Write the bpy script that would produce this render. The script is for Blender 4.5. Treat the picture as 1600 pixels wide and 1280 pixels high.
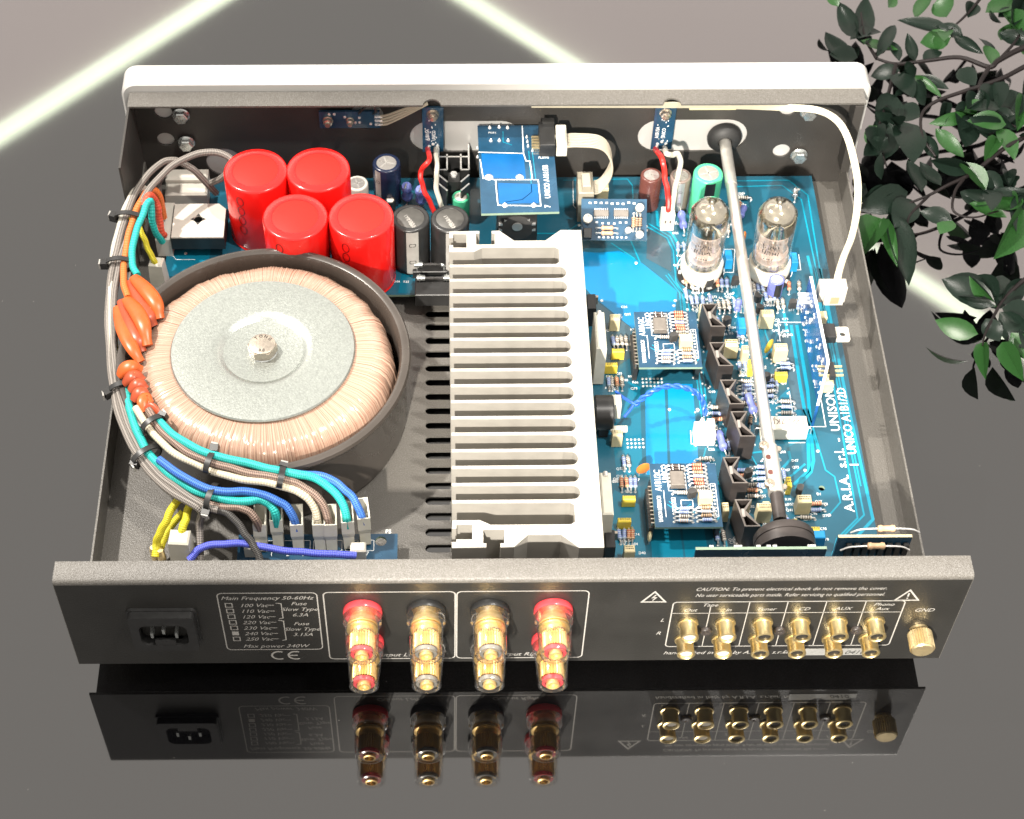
import bpy, math, random
from math import sin, cos, pi, radians, sqrt, atan2, hypot
from mathutils import Vector, Matrix
from mathutils.geometry import tessellate_polygon

random.seed(7)
for o in list(bpy.data.objects):
    bpy.data.objects.remove(o)
SC = bpy.context.scene
COL = SC.collection
S = 0.001                                  # everything below is written in millimetres

# ------------------------------------------------------------------ camera
cam_data = bpy.data.cameras.new('camera')
cam = bpy.data.objects.new('camera', cam_data)
COL.objects.link(cam)
cam_data.sensor_fit = 'HORIZONTAL'
cam_data.sensor_width = 36.0
cam_data.lens = 36.0 * 2763.20 / 1600.0
cam_data.shift_x = (800 - 706.42) / 1600.0
cam_data.shift_y = (757.34 - 640) / 1600.0
cam_data.clip_start = 0.02
cam_data.clip_end = 60.0
cam_data.dof.use_dof = True
cam_data.dof.focus_distance = 0.93
cam_data.dof.aperture_fstop = 20.0
CAM_RT = Vector((0.999960, -0.008803, 0.001420))
CAM_UP = Vector((0.006264, 0.806828, 0.590753))
CAM_FW = Vector((0.006346, 0.590720, -0.806851))
CAM_POS = Vector((-33.85, -450.66, 780.49))
m3 = Matrix((CAM_RT, CAM_UP, -CAM_FW)).transposed()
cam.matrix_world = Matrix.Translation(CAM_POS * S) @ m3.to_4x4()
SC.camera = cam

# ------------------------------------------------------------------ light
world = bpy.data.worlds.new('World')
SC.world = world
world.use_nodes = True
wb = world.node_tree.nodes['Background']
wb.inputs[0].default_value = (1.0, 0.935, 0.86, 1)
wb.inputs[1].default_value = 1.18


def spot(name, loc, aim, watts, cone, blend, rad, col):
    d = bpy.data.lights.new(name, 'SPOT')
    d.energy = watts
    d.spot_size = radians(cone)
    d.spot_blend = blend
    d.shadow_soft_size = rad
    d.color = col
    o = bpy.data.objects.new(name, d)
    COL.objects.link(o)
    o.location = Vector(loc) * S
    o.rotation_euler = (Vector(aim) - Vector(loc)).to_track_quat('-Z', 'Y').to_euler()
    return o


spot('ceiling_spotlight', (-300, -1150, 1000), (125, 130, 40), 360, 17, 0.55, 0.022, (1.0, 0.93, 0.83))
spot('ceiling_spotlight', (-900, 460, 1500), (0, 150, 40), 215, 40, 0.4, 0.03, (1.0, 0.94, 0.86))
spot('ceiling_spotlight', (520, -150, 1700), (30, 160, 40), 110, 40, 0.5, 0.03, (1.0, 0.95, 0.88))

SC.view_settings.view_transform = 'Standard'
SC.view_settings.look = 'None'
SC.view_settings.exposure = 0.0
SC.view_settings.gamma = 1.0
SC.view_settings.use_curve_mapping = False
SC.render.engine = 'CYCLES'
SC.cycles.max_bounces = 10
SC.cycles.transparent_max_bounces = 16
SC.cycles.use_denoising = True
SC.cycles.sample_clamp_indirect = 6.0

# ------------------------------------------------------------------ materials


def mat(name, col, rough=0.5, metal=0.0, spec=0.5, ior=None, coat=0.0, var=0.12, vscale=120.0, bump=0.0, bscale=600.0,
        emit=None, estr=1.0, trans=0.0, speck=0.0, rvar=0.08):
    m = bpy.data.materials.new(name)
    m.use_nodes = True
    nt = m.node_tree
    N, L = nt.nodes, nt.links
    b = N['Principled BSDF']
    b.inputs['Roughness'].default_value = rough
    b.inputs['Metallic'].default_value = metal
    b.inputs['Specular IOR Level'].default_value = spec
    if ior:
        b.inputs['IOR'].default_value = ior
    b.inputs['Coat Weight'].default_value = coat
    b.inputs['Transmission Weight'].default_value = trans
    c = (*col, 1)
    b.inputs['Base Color'].default_value = c
    tc = N.new('ShaderNodeTexCoord')
    if var > 0:
        nz = N.new('ShaderNodeTexNoise')
        nz.inputs['Scale'].default_value = vscale
        nz.inputs['Detail'].default_value = 4
        L.new(tc.outputs['Object'], nz.inputs['Vector'])
        r = N.new('ShaderNodeValToRGB')
        r.color_ramp.elements[0].position = 0.3
        r.color_ramp.elements[1].position = 0.7
        r.color_ramp.elements[0].color = (*[x * (1 - var) for x in col], 1)
        r.color_ramp.elements[1].color = (*[min(1, x * (1 + var)) for x in col], 1)
        L.new(nz.outputs['Fac'], r.inputs['Fac'])
        out = r.outputs['Color']
        if speck > 0:
            n2 = N.new('ShaderNodeTexNoise')
            n2.inputs['Scale'].default_value = bscale * 1.4
            n2.inputs['Detail'].default_value = 2
            L.new(tc.outputs['Object'], n2.inputs['Vector'])
            r2 = N.new('ShaderNodeValToRGB')
            r2.color_ramp.elements[0].position = 0.45
            r2.color_ramp.elements[1].position = 0.75
            r2.color_ramp.elements[0].color = (0, 0, 0, 1)
            r2.color_ramp.elements[1].color = (1, 1, 1, 1)
            L.new(n2.outputs['Fac'], r2.inputs['Fac'])
            mx = N.new('ShaderNodeMix')
            mx.data_type = 'RGBA'
            L.new(r2.outputs['Color'], mx.inputs[0])
            L.new(out, mx.inputs[6])
            mx.inputs[7].default_value = (*[x + speck for x in col], 1)
            out = mx.outputs[2]
        L.new(out, b.inputs['Base Color'])
        if rvar > 0:
            mr = N.new('ShaderNodeMapRange')
            mr.inputs['To Min'].default_value = max(0.02, rough - rvar)
            mr.inputs['To Max'].default_value = min(1, rough + rvar)
            L.new(nz.outputs['Fac'], mr.inputs['Value'])
            L.new(mr.outputs['Result'], b.inputs['Roughness'])
    if bump > 0:
        nb = N.new('ShaderNodeTexNoise')
        nb.inputs['Scale'].default_value = bscale
        nb.inputs['Detail'].default_value = 2
        L.new(tc.outputs['Object'], nb.inputs['Vector'])
        bp = N.new('ShaderNodeBump')
        bp.inputs['Strength'].default_value = bump
        bp.inputs['Distance'].default_value = 0.0006
        L.new(nb.outputs['Fac'], bp.inputs['Height'])
        L.new(bp.outputs['Normal'], b.inputs['Normal'])
    if emit:
        b.inputs['Emission Color'].default_value = (*emit, 1)
        b.inputs['Emission Strength'].default_value = estr
    return m


def clear_mat(name, tint, base=0.04, edge=0.75, rough=0.03, power=3.0):
    """thin clear wall: transparent body with a mirror-like skin that grows towards the edges"""
    m = bpy.data.materials.new(name)
    m.use_nodes = True
    nt = m.node_tree
    N, L = nt.nodes, nt.links
    N.remove(N['Principled BSDF'])
    t = N.new('ShaderNodeBsdfTransparent')
    t.inputs[0].default_value = (*tint, 1)
    g = N.new('ShaderNodeBsdfGlossy')
    g.inputs['Roughness'].default_value = rough
    g.inputs[0].default_value = (1, 1, 1, 1)
    lw = N.new('ShaderNodeLayerWeight')
    lw.inputs['Blend'].default_value = 0.5
    pw = N.new('ShaderNodeMath')
    pw.operation = 'POWER'
    L.new(lw.outputs['Facing'], pw.inputs[0])
    pw.inputs[1].default_value = power
    mr = N.new('ShaderNodeMapRange')
    mr.inputs['To Min'].default_value = base
    mr.inputs['To Max'].default_value = edge
    L.new(pw.outputs[0], mr.inputs['Value'])
    mx = N.new('ShaderNodeMixShader')
    L.new(mr.outputs['Result'], mx.inputs[0])
    L.new(t.outputs[0], mx.inputs[1])
    L.new(g.outputs[0], mx.inputs[2])
    L.new(mx.outputs[0], N['Material Output'].inputs['Surface'])
    return m


def braid_mat(name, ca, cb, rough=0.55, kv=1.0):
    """woven sleeve: two crossing helices over the tube's own UVs"""
    m = bpy.data.materials.new(name)
    m.use_nodes = True
    nt = m.node_tree
    N, L = nt.nodes, nt.links
    b = N['Principled BSDF']
    b.inputs['Roughness'].default_value = rough
    uv = N.new('ShaderNodeUVMap')
    sp = N.new('ShaderNodeSeparateXYZ')
    L.new(uv.outputs[0], sp.inputs[0])

    def node(op, a, bb):
        n = N.new('ShaderNodeMath')
        n.operation = op
        for i, x in enumerate((a, bb)):
            if x is None:
                continue
            if isinstance(x, (int, float)):
                n.inputs[i].default_value = x
            else:
                L.new(x, n.inputs[i])
        return n.outputs[0]
    u = node('MULTIPLY', sp.outputs[0], 2 * pi * 4)
    v = node('MULTIPLY', sp.outputs[1], 2 * pi * 2.2 * kv)
    s1 = node('SINE', node('ADD', u, v), None)
    s2 = node('SINE', node('SUBTRACT', u, v), None)
    h = node('MULTIPLY', s1, s2)
    mr = N.new('ShaderNodeMapRange')
    mr.inputs['From Min'].default_value = -0.7
    mr.inputs['From Max'].default_value = 0.7
    L.new(h, mr.inputs['Value'])
    mx = N.new('ShaderNodeMix')
    mx.data_type = 'RGBA'
    L.new(mr.outputs['Result'], mx.inputs[0])
    mx.inputs[6].default_value = (*ca, 1)
    mx.inputs[7].default_value = (*cb, 1)
    L.new(mx.outputs[2], b.inputs['Base Color'])
    bp = N.new('ShaderNodeBump')
    bp.inputs['Strength'].default_value = 0.5
    bp.inputs['Distance'].default_value = 0.0004
    L.new(h, bp.inputs['Height'])
    L.new(bp.outputs['Normal'], b.inputs['Normal'])
    return m


M = {}
M['powder'] = mat('black_powder_coat', (0.078, 0.072, 0.063), 0.42, var=0.10, vscale=25, bump=0.5, bscale=1600, speck=0.08)
M['powder_panel'] = mat('black_panel_coat', (0.017, 0.0165, 0.015), 0.36, var=0.15, vscale=40, bump=0.16, bscale=1100)
M['powder_dark'] = mat('black_satin_coat', (0.034, 0.031, 0.028), 0.4, var=0.15, vscale=30, bump=0.25, bscale=1700)
M['silver_face'] = mat('silver_anodised', (0.52, 0.51, 0.49), 0.38, metal=0.25, var=0.03, vscale=30, bump=0.03, bscale=1500)
M['alu'] = mat('raw_aluminium', (0.43, 0.41, 0.365), 0.45, metal=0.4, var=0.14, vscale=140, bump=0.12, bscale=500)
M['alu_side'] = mat('extruded_aluminium', (0.43, 0.41, 0.37), 0.42, metal=0.5, var=0.08, vscale=90, bump=0.05, bscale=300)
M['rod'] = mat('turned_aluminium', (0.68, 0.66, 0.61), 0.33, metal=0.8, var=0.06, vscale=150)
M['steel'] = mat('zinc_steel', (0.50, 0.52, 0.51), 0.28, metal=0.85, var=0.12, vscale=500, bump=0.05, bscale=900)
M['zinc_plate'] = mat('zinc_plate', (0.37, 0.395, 0.37), 0.36, metal=0.85, var=0.08, vscale=900, bump=0.16, bscale=1100)
M['bolt'] = mat('nickel_bolt', (0.50, 0.44, 0.37), 0.3, metal=0.9, var=0.1, vscale=600)
M['lead'] = mat('tinned_lead', (0.75, 0.74, 0.72), 0.3, metal=0.8, var=0.05, vscale=500)
M['solder'] = mat('solder', (0.80, 0.80, 0.78), 0.28, metal=0.6, var=0.08, vscale=900)
M['gold'] = mat('gold_plate', (0.96, 0.76, 0.40), 0.34, metal=1.0, var=0.08, vscale=300)
M['gold_post'] = mat('pale_gold_barrel', (0.84, 0.60, 0.26), 0.34, metal=0.8, var=0.08, vscale=300)
M['ring_grey'] = mat('grey_end_ring', (0.16, 0.155, 0.14), 0.4)
M['gold_pale'] = mat('pale_gold', (0.92, 0.74, 0.42), 0.3, metal=0.9, var=0.08, vscale=400, bump=0.1, bscale=1200)
M['red'] = mat('red_sleeve', (0.70, 0.010, 0.008), 0.22, spec=0.5, var=0.07, vscale=40, coat=0.25)
M['red_top'] = mat('red_disc', (0.74, 0.016, 0.010), 0.55, spec=0.25, var=0.05, vscale=60)
M['red_ring'] = mat('red_tint', (0.62, 0.05, 0.06), 0.25)
M['red_wire'] = mat('red_insulation', (0.62, 0.02, 0.015), 0.35)
M['dark_red'] = mat('dark_red_print', (0.10, 0.004, 0.004), 0.35, var=0.05)
M['pcb'] = mat('blue_solder_mask', (0.010, 0.080, 0.125), 0.26, var=0.18, vscale=25, coat=0.3)
M['pcb_board'] = mat('blue_daughter_mask', (0.012, 0.050, 0.095), 0.26, var=0.3, vscale=60, coat=0.3)
M['pour'] = mat('copper_pour_under_mask', (0.0, 0.165, 0.36), 0.3, var=0.08, vscale=30, coat=0.3)
M['pour2'] = mat('thin_copper_pour_under_mask', (0.003, 0.125, 0.20), 0.25, var=0.12, vscale=30, coat=0.3)
M['grey_pour'] = mat('bare_grey_mask', (0.04, 0.080, 0.105), 0.25, var=0.2, vscale=30, coat=0.2)
M['trace'] = mat('copper_trace_under_mask', (0.004, 0.210, 0.310), 0.25, var=0.1, vscale=60, coat=0.3)
M['fr4'] = mat('board_edge', (0.22, 0.30, 0.22), 0.5)
M['silk'] = mat('white_silkscreen', (0.78, 0.80, 0.80), 0.6, var=0.06, vscale=900)
M['print'] = mat('silver_print', (0.33, 0.32, 0.30), 0.5, var=0.12, vscale=900)
M['print_dim'] = mat('dim_silver_print', (0.22, 0.22, 0.21), 0.5, var=0.12, vscale=900)
M['white'] = mat('white_plastic', (0.50, 0.475, 0.42), 0.4, var=0.05, vscale=200)
M['nylon'] = mat('natural_nylon', (0.55, 0.53, 0.45), 0.38, var=0.08, vscale=150)
M['ceramic'] = mat('white_ceramic', (0.70, 0.66, 0.56), 0.35, var=0.06, vscale=200)
M['cement'] = mat('cement_body', (0.62, 0.60, 0.51), 0.65, var=0.07, vscale=250, bump=0.1, bscale=900)
M['cream'] = mat('cream_film_box', (0.58, 0.50, 0.30), 0.4, var=0.07, vscale=200)
M['yellow'] = mat('yellow_film_box', (0.62, 0.48, 0.05), 0.38, var=0.07, vscale=200)
M['black'] = mat('black_plastic', (0.016, 0.016, 0.016), 0.35, var=0.2, vscale=200)
M['black_matt'] = mat('black_epoxy', (0.030, 0.029, 0.028), 0.6, var=0.2, vscale=300)
M['grey_top'] = mat('charcoal_disc', (0.055, 0.053, 0.048), 0.5, var=0.2, vscale=200)
M['grey_print'] = mat('grey_stripe_print', (0.30, 0.29, 0.27), 0.45)
M['black_anod'] = mat('black_anodised', (0.036, 0.030, 0.028), 0.42, metal=0.2, var=0.2, vscale=150, bump=0.05, bscale=500)
M['ic'] = mat('ic_epoxy', (0.13, 0.115, 0.10), 0.55, var=0.15, vscale=400)
M['navy'] = mat('navy_sleeve', (0.010, 0.016, 0.040), 0.25, var=0.15)
M['brown'] = mat('brown_sleeve', (0.10, 0.035, 0.028), 0.28, var=0.15)
M['taupe'] = mat('grey_brown_sleeve', (0.16, 0.12, 0.105), 0.3, var=0.15)
M['green'] = mat('mint_sleeve', (0.06, 0.42, 0.22), 0.3, var=0.08)
M['violet'] = mat('violet_sleeve', (0.13, 0.15, 0.42), 0.28, var=0.1)
M['can_top'] = mat('aluminium_can', (0.55, 0.53, 0.50), 0.3, metal=0.7, var=0.08, vscale=300)
M['res_blue'] = mat('blue_resistor', (0.135, 0.165, 0.43), 0.42, var=0.1)
M['res_pale'] = mat('pale_blue_resistor', (0.28, 0.36, 0.46), 0.4, var=0.1)
M['res_tan'] = mat('tan_resistor', (0.44, 0.29, 0.17), 0.4, var=0.1)
M['res_red'] = mat('red_brown_band', (0.30, 0.05, 0.03), 0.4, var=0.2)
M['res_dark'] = mat('dark_band', (0.05, 0.035, 0.03), 0.4)
M['res_peach'] = mat('peach_resistor', (0.56, 0.28, 0.17), 0.4, var=0.1)
M['blue_box'] = mat('sky_blue_film_box', (0.01, 0.20, 0.44), 0.35, var=0.1)
M['orange'] = mat('orange_heat_shrink', (0.46, 0.080, 0.010), 0.36, var=0.12, vscale=150)
M['orange_dark'] = mat('rust_heat_shrink', (0.33, 0.050, 0.014), 0.36, var=0.12, vscale=150)
M['disc_orange'] = mat('orange_disc', (0.55, 0.17, 0.03), 0.45)
M['ribbon'] = mat('grey_ribbon', (0.30, 0.27, 0.21), 0.5, var=0.06)
M['ffc'] = mat('white_flat_cable', (0.36, 0.33, 0.25), 0.45, var=0.05)
M['cream_label'] = mat('cream_label', (0.62, 0.55, 0.30), 0.6, var=0.04)
M['getter'] = mat('getter_mirror', (0.50, 0.47, 0.38), 0.13, metal=0.95, var=0.25, vscale=150, bump=0.1, bscale=120)
M['plate_metal'] = mat('tube_plate', (0.40, 0.35, 0.32), 0.45, metal=0.3, var=0.2)
M['mica'] = mat('mica_spacer', (0.52, 0.43, 0.38), 0.3, var=0.2)
M['leaf'] = mat('green_leaf', (0.013, 0.046, 0.011), 0.34, spec=0.3, var=0.45, vscale=60, bump=0.08, bscale=300)
M['leaf_dark'] = mat('dark_leaf', (0.005, 0.010, 0.007), 0.30, spec=0.16, var=0.4, vscale=60, bump=0.08, bscale=300)
M['twig'] = mat('dark_twig', (0.008, 0.006, 0.006), 0.5, spec=0.15, var=0.3)
M['rubber'] = mat('black_rubber', (0.014, 0.014, 0.014), 0.6)
M['pot_steel'] = mat('brown_black_steel', (0.052, 0.044, 0.038), 0.28, metal=0.15, var=0.15, vscale=40, coat=0.2)
M['pot_inside'] = mat('black_potting', (0.008, 0.007, 0.007), 0.7)
M['glass'] = clear_mat('tube_glass', (0.97, 0.95, 0.93), 0.10, 0.95, 0.02, 3.0)
M['clear'] = clear_mat('clear_acrylic', (0.99, 0.985, 0.97), 0.06, 0.95, 0.06, 1.7)
M['clear_smoke'] = clear_mat('smoke_acrylic', (0.74, 0.73, 0.71), 0.14, 0.9, 0.06, 1.6)
M['clear_red'] = clear_mat('red_acrylic', (0.95, 0.30, 0.32), 0.10, 0.8, 0.06, 1.6)
M['teal_braid'] = braid_mat('teal_braid', (0.0, 0.24, 0.22), (0.03, 0.50, 0.45))
M['blue_braid'] = braid_mat('blue_braid', (0.006, 0.05, 0.27), (0.06, 0.20, 0.58))
M['indigo_braid'] = braid_mat('indigo_braid', (0.03, 0.04, 0.36), (0.12, 0.15, 0.62))
M['brown_braid'] = braid_mat('brown_braid', (0.06, 0.035, 0.028), (0.34, 0.24, 0.19))
M['grey_braid'] = braid_mat('grey_braid', (0.06, 0.052, 0.047), (0.30, 0.27, 0.24))
M['dark_braid'] = braid_mat('dark_braid', (0.02, 0.019, 0.018), (0.09, 0.085, 0.08))
M['cream_braid'] = braid_mat('cream_braid', (0.42, 0.37, 0.27), (0.62, 0.56, 0.43), kv=0.6)
M['orange_wire'] = braid_mat('orange_wire', (0.50, 0.11, 0.02), (0.60, 0.16, 0.03), kv=0.5)
M['red_orange_wire'] = braid_mat('coral_wire', (0.50, 0.05, 0.025), (0.58, 0.09, 0.04), kv=0.5)
M['teal_wire'] = braid_mat('teal_wire', (0.0, 0.30, 0.27), (0.02, 0.42, 0.38), kv=0.5)
M['yellow_wire'] = braid_mat('yellow_wire', (0.46, 0.40, 0.01), (0.66, 0.58, 0.03))
M['white_wire'] = mat('white_insulation', (0.44, 0.42, 0.36), 0.4, var=0.05)
M['twist_blue'] = mat('blue_twisted_wire', (0.02, 0.09, 0.45), 0.35)

# winding: radial enamelled wire under clear tape
wm = mat('enamelled_copper', (0.5, 0.3, 0.2), 0.22, var=0, coat=0.5)
N, L = wm.node_tree.nodes, wm.node_tree.links
tc = N.new('ShaderNodeTexCoord')
sp = N.new('ShaderNodeSeparateXYZ')
L.new(tc.outputs['Object'], sp.inputs[0])
at = N.new('ShaderNodeMath'); at.operation = 'ARCTAN2'
L.new(sp.outputs[1], at.inputs[0]); L.new(sp.outputs[0], at.inputs[1])
cb = N.new('ShaderNodeCombineXYZ')
L.new(at.outputs[0], cb.inputs[0])
nz = N.new('ShaderNodeTexNoise'); nz.inputs['Scale'].default_value = 75; nz.inputs['Detail'].default_value = 6
nz.inputs['Roughness'].default_value = 0.75
L.new(cb.outputs[0], nz.inputs['Vector'])
rp = N.new('ShaderNodeValToRGB')
rp.color_ramp.elements[0].position = 0.40; rp.color_ramp.elements[0].color = (0.17, 0.072, 0.045, 1)
rp.color_ramp.elements[1].position = 0.62; rp.color_ramp.elements[1].color = (0.47, 0.345, 0.265, 1)
e = rp.color_ramp.elements.new(0.5); e.color = (0.37, 0.235, 0.17, 1)
L.new(nz.outputs['Fac'], rp.inputs['Fac'])
L.new(rp.outputs['Color'], N['Principled BSDF'].inputs['Base Color'])
M['winding'] = wm

M['dust'] = mat('pale_dust', (0.4, 0.38, 0.35), 0.9, var=0)
M['table'] = mat('black_gloss_glass', (0.0012, 0.0012, 0.0014), 0.03, ior=2.15, var=0.001, vscale=9, rvar=0.022, spec=0.5)
M['led'] = mat('led_strip', (0.8, 0.85, 0.7), 0.5, var=0, emit=(0.93, 1.0, 0.78), estr=7.5)
M['paint_glow'] = mat('glowing_ceiling_paint', (0.8, 0.75, 0.72), 0.6, var=0, emit=(1.0, 0.86, 0.80), estr=2.1)  # blush ceiling paint, emission added so it mirrors brightly in the table
M['led_soft'] = mat('led_glow_band', (0.8, 0.85, 0.7), 0.5, var=0, emit=(0.93, 1.0, 0.80), estr=4.0)  # inner emissive band imitating the glow beside each strip
M['led_faint'] = mat('led_outer_glow_band', (0.8, 0.8, 0.75), 0.5, var=0, emit=(0.97, 1.0, 0.86), estr=2.5)  # outer, fainter band of the imitated glow

# ------------------------------------------------------------------ mesh helpers


class MB:
    def __init__(s):
        s.v, s.f, s.mi, s.uv, s.m = [], [], [], [], 0

    def add(s, vs, fs, uvs=None):
        o = len(s.v)
        s.v += [tuple(v) for v in vs]
        for i, f in enumerate(fs):
            s.f.append(tuple(o + j for j in f))
            s.mi.append(s.m)
            s.uv.append(uvs[i] if uvs else None)

    def box(s, cx, cy, z0, sx, sy, sz, rot=0.0, ch=0.0, top=None, bottom=True):
        """box standing on z0; ch chamfers the upper rim, top=(tx,ty) scales the upper face"""
        tx, ty = top or (1, 1)
        c, n = cos(rot), sin(rot)

        def ring(hx, hy, z):
            return [(cx + c * x - n * y, cy + n * x + c * y, z) for x, y in ((-hx, -hy), (hx, -hy), (hx, hy), (-hx, hy))]
        hx, hy = sx / 2, sy / 2
        rings = [ring(hx, hy, z0)]
        if ch > 0:
            rings.append(ring(hx * tx, hy * ty, z0 + sz - ch))
            rings.append(ring(hx * tx - ch, hy * ty - ch, z0 + sz))
        else:
            rings.append(ring(hx * tx, hy * ty, z0 + sz))
        vs = [v for r in rings for v in r]
        fs = []
        if bottom:
            fs.append((3, 2, 1, 0))
        for k in range(len(rings) - 1):
            for i in range(4):
                j = (i + 1) % 4
                fs.append((4 * k + i, 4 * k + j, 4 * k + 4 + j, 4 * k + 4 + i))
        k = 4 * (len(rings) - 1)
        fs.append((k, k + 1, k + 2, k + 3))
        s.add(vs, fs)

    def bar(s, a, b, w, h, up=(0, 0, 1)):
        a, b, up = Vector(a), Vector(b), Vector(up)
        d = (b - a).normalized()
        r = d.cross(up).normalized()
        u = r.cross(d)
        vs = []
        for p in (a, b):
            for x, y in ((-1, -1), (1, -1), (1, 1), (-1, 1)):
                vs.append(p + r * (x * w / 2) + u * (y * h / 2))
        s.add(vs, [(0, 1, 2, 3), (7, 6, 5, 4), (0, 4, 5, 1), (1, 5, 6, 2), (2, 6, 7, 3), (3, 7, 4, 0)])

    def lathe(s, cx, cy, prof, n=24, axis='z', z=0.0, arc=(0, 2 * pi)):
        """prof: (radius, height) pairs; axis z, or y / x through (cx, cy, z)"""
        full = abs(arc[1] - arc[0] - 2 * pi) < 1e-6
        cnt = n if full else n + 1
        vs = []
        for r, h in prof:
            for i in range(cnt):
                t = arc[0] + (arc[1] - arc[0]) * i / n
                x, y = r * cos(t), r * sin(t)
                if axis == 'z':
                    vs.append((cx + x, cy + y, z + h))
                elif axis == 'y':
                    vs.append((cx + x, cy + h, z + y))
                else:
                    vs.append((cx + h, cy + x, z + y))
        fs = []
        flip = axis == 'y'
        for k in range(len(prof) - 1):
            for i in range(n):
                j = (i + 1) % cnt
                q = (k * cnt + i, k * cnt + j, (k + 1) * cnt + j, (k + 1) * cnt + i)
                fs.append(q[::-1] if flip else q)
        if full:
            if prof[0][0] > 1e-6:
                q = tuple(range(cnt))
                fs.append(q if flip else q[::-1])
            if prof[-1][0] > 1e-6:
                k = (len(prof) - 1) * cnt
                q = tuple(range(k, k + cnt))
                fs.append(q[::-1] if flip else q)
        s.add(vs, fs)

    def tube(s, pts, r, n=10, caps=True, rfn=None, squash=1.0):
        pts = [Vector(p) for p in pts]
        vs, uvl = [], []
        t0 = (pts[1] - pts[0]).normalized()
        up = Vector((0, 0, 1)) if abs(t0.z) < 0.9 else Vector((1, 0, 0))
        nrm = (up - t0 * up.dot(t0)).normalized()
        dist = 0
        ds = []
        for i, p in enumerate(pts):
            if i:
                dist += (p - pts[i - 1]).length
            ds.append(dist / (2 * r))
            t = (pts[min(i + 1, len(pts) - 1)] - pts[max(i - 1, 0)]).normalized()
            nrm = (nrm - t * nrm.dot(t)).normalized()
            bn = t.cross(nrm)
            rr = r if rfn is None else r * rfn(i / (len(pts) - 1))
            for k in range(n):
                a = 2 * pi * k / n
                vs.append(p + nrm * (cos(a) * rr * squash) + bn * (sin(a) * rr))
        fs, uvs = [], []
        for i in range(len(pts) - 1):
            for k in range(n):
                j = (k + 1) % n
                fs.append((i * n + k, i * n + j, (i + 1) * n + j, (i + 1) * n + k))
                u0, u1 = k / n, (k + 1) / n
                uvs.append(((u0, ds[i]), (u1, ds[i]), (u1, ds[i + 1]), (u0, ds[i + 1])))
        if caps:
            fs.append(tuple(range(n))[::-1]); uvs.append(None)
            fs.append(tuple(range((len(pts) - 1) * n, len(pts) * n))); uvs.append(None)
        s.add(vs, fs, uvs)

    def plate(s, outer, holes, z0, z1, fn=None):
        """flat plate with holes; fn maps (a, b, h) to xyz (default x, y, z)"""
        fn = fn or (lambda a, b, h: (a, b, h))

        def ccw(lp):
            return sum(lp[i][0] * lp[(i + 1) % len(lp)][1] - lp[(i + 1) % len(lp)][0] * lp[i][1] for i in range(len(lp))) > 0
        outer = outer if ccw(outer) else outer[::-1]
        holes = [h[::-1] if ccw(h) else h for h in holes]
        loops = [outer] + holes
        flat = [q for lp in loops for q in lp]
        tris = tessellate_polygon([[Vector((q[0], q[1], 0)) for q in lp] for lp in loops])
        n = len(flat)
        vs = [fn(q[0], q[1], z0) for q in flat] + [fn(q[0], q[1], z1) for q in flat]
        fs = []
        for t in tris:
            a, b, c = [flat[i] for i in t]
            if (b[0] - a[0]) * (c[1] - a[1]) - (c[0] - a[0]) * (b[1] - a[1]) < 0:
                t = t[::-1]
            fs.append(tuple(i + n for i in t))
            fs.append(tuple(t[::-1]))
        o = 0
        for lp in loops:
            for i in range(len(lp)):
                j = (i + 1) % len(lp)
                fs.append((o + i, o + j, n + o + j, n + o + i))
            o += len(lp)
        s.add(vs, fs)

    def sheet(s, pts, fn=None):
        fn = fn or (lambda a, b: (a, b, 0))
        tris = tessellate_polygon([[Vector((q[0], q[1], 0)) for q in pts]])
        fs = []
        for t in tris:
            a, b, c = [pts[i] for i in t]
            if (b[0] - a[0]) * (c[1] - a[1]) - (c[0] - a[0]) * (b[1] - a[1]) < 0:
                t = t[::-1]
            fs.append(tuple(t))
        s.add([fn(q[0], q[1]) for q in pts], fs)

    def line(s, pts, w, fn=None, closed=False):
        """flat printed stroke along a 2-D polyline with mitred joints"""
        fn = fn or (lambda a, b: (a, b, 0))
        P_ = [Vector((q[0], q[1])) for q in pts]
        n = len(P_)
        lft, rgt = [], []
        for i in range(n):
            a = P_[(i - 1) % n] if (closed or i > 0) else None
            b = P_[(i + 1) % n] if (closed or i < n - 1) else None
            d1 = (P_[i] - a).normalized() if a is not None else None
            d2 = (b - P_[i]).normalized() if b is not None else None
            d1 = d1 or d2
            d2 = d2 or d1
            t = (d1 + d2)
            t = t.normalized() if t.length > 1e-6 else d1
            nn = Vector((-t.y, t.x))
            k = 1 / max(0.35, nn.dot(Vector((-d1.y, d1.x))))
            lft.append(P_[i] + nn * (w / 2 * k))
            rgt.append(P_[i] - nn * (w / 2 * k))
        vs = [fn(*q) for q in lft] + [fn(*q) for q in rgt]
        fs = []
        for i in range(n if closed else n - 1):
            j = (i + 1) % n
            fs.append((i, n + i, n + j, j))
        s.add(vs, fs)

    def text(s, body, size, org, fn=None, rot=0.0, shear=0.0, align='LEFT', sx=1.0):
        fn = fn or (lambda a, b: (a, b, 0))
        tv, tf = text_mesh(body, shear)
        if align == 'CENTER':
            w = max(v[0] for v in tv) + min(v[0] for v in tv)
            off = -w / 2
        else:
            off = 0
        c, n = cos(rot), sin(rot)
        vs = []
        for x, y in tv:
            x, y = (x + off) * size * sx, y * size
            vs.append(fn(org[0] + c * x - n * y, org[1] + n * x + c * y))
        s.add(vs, tf)

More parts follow.
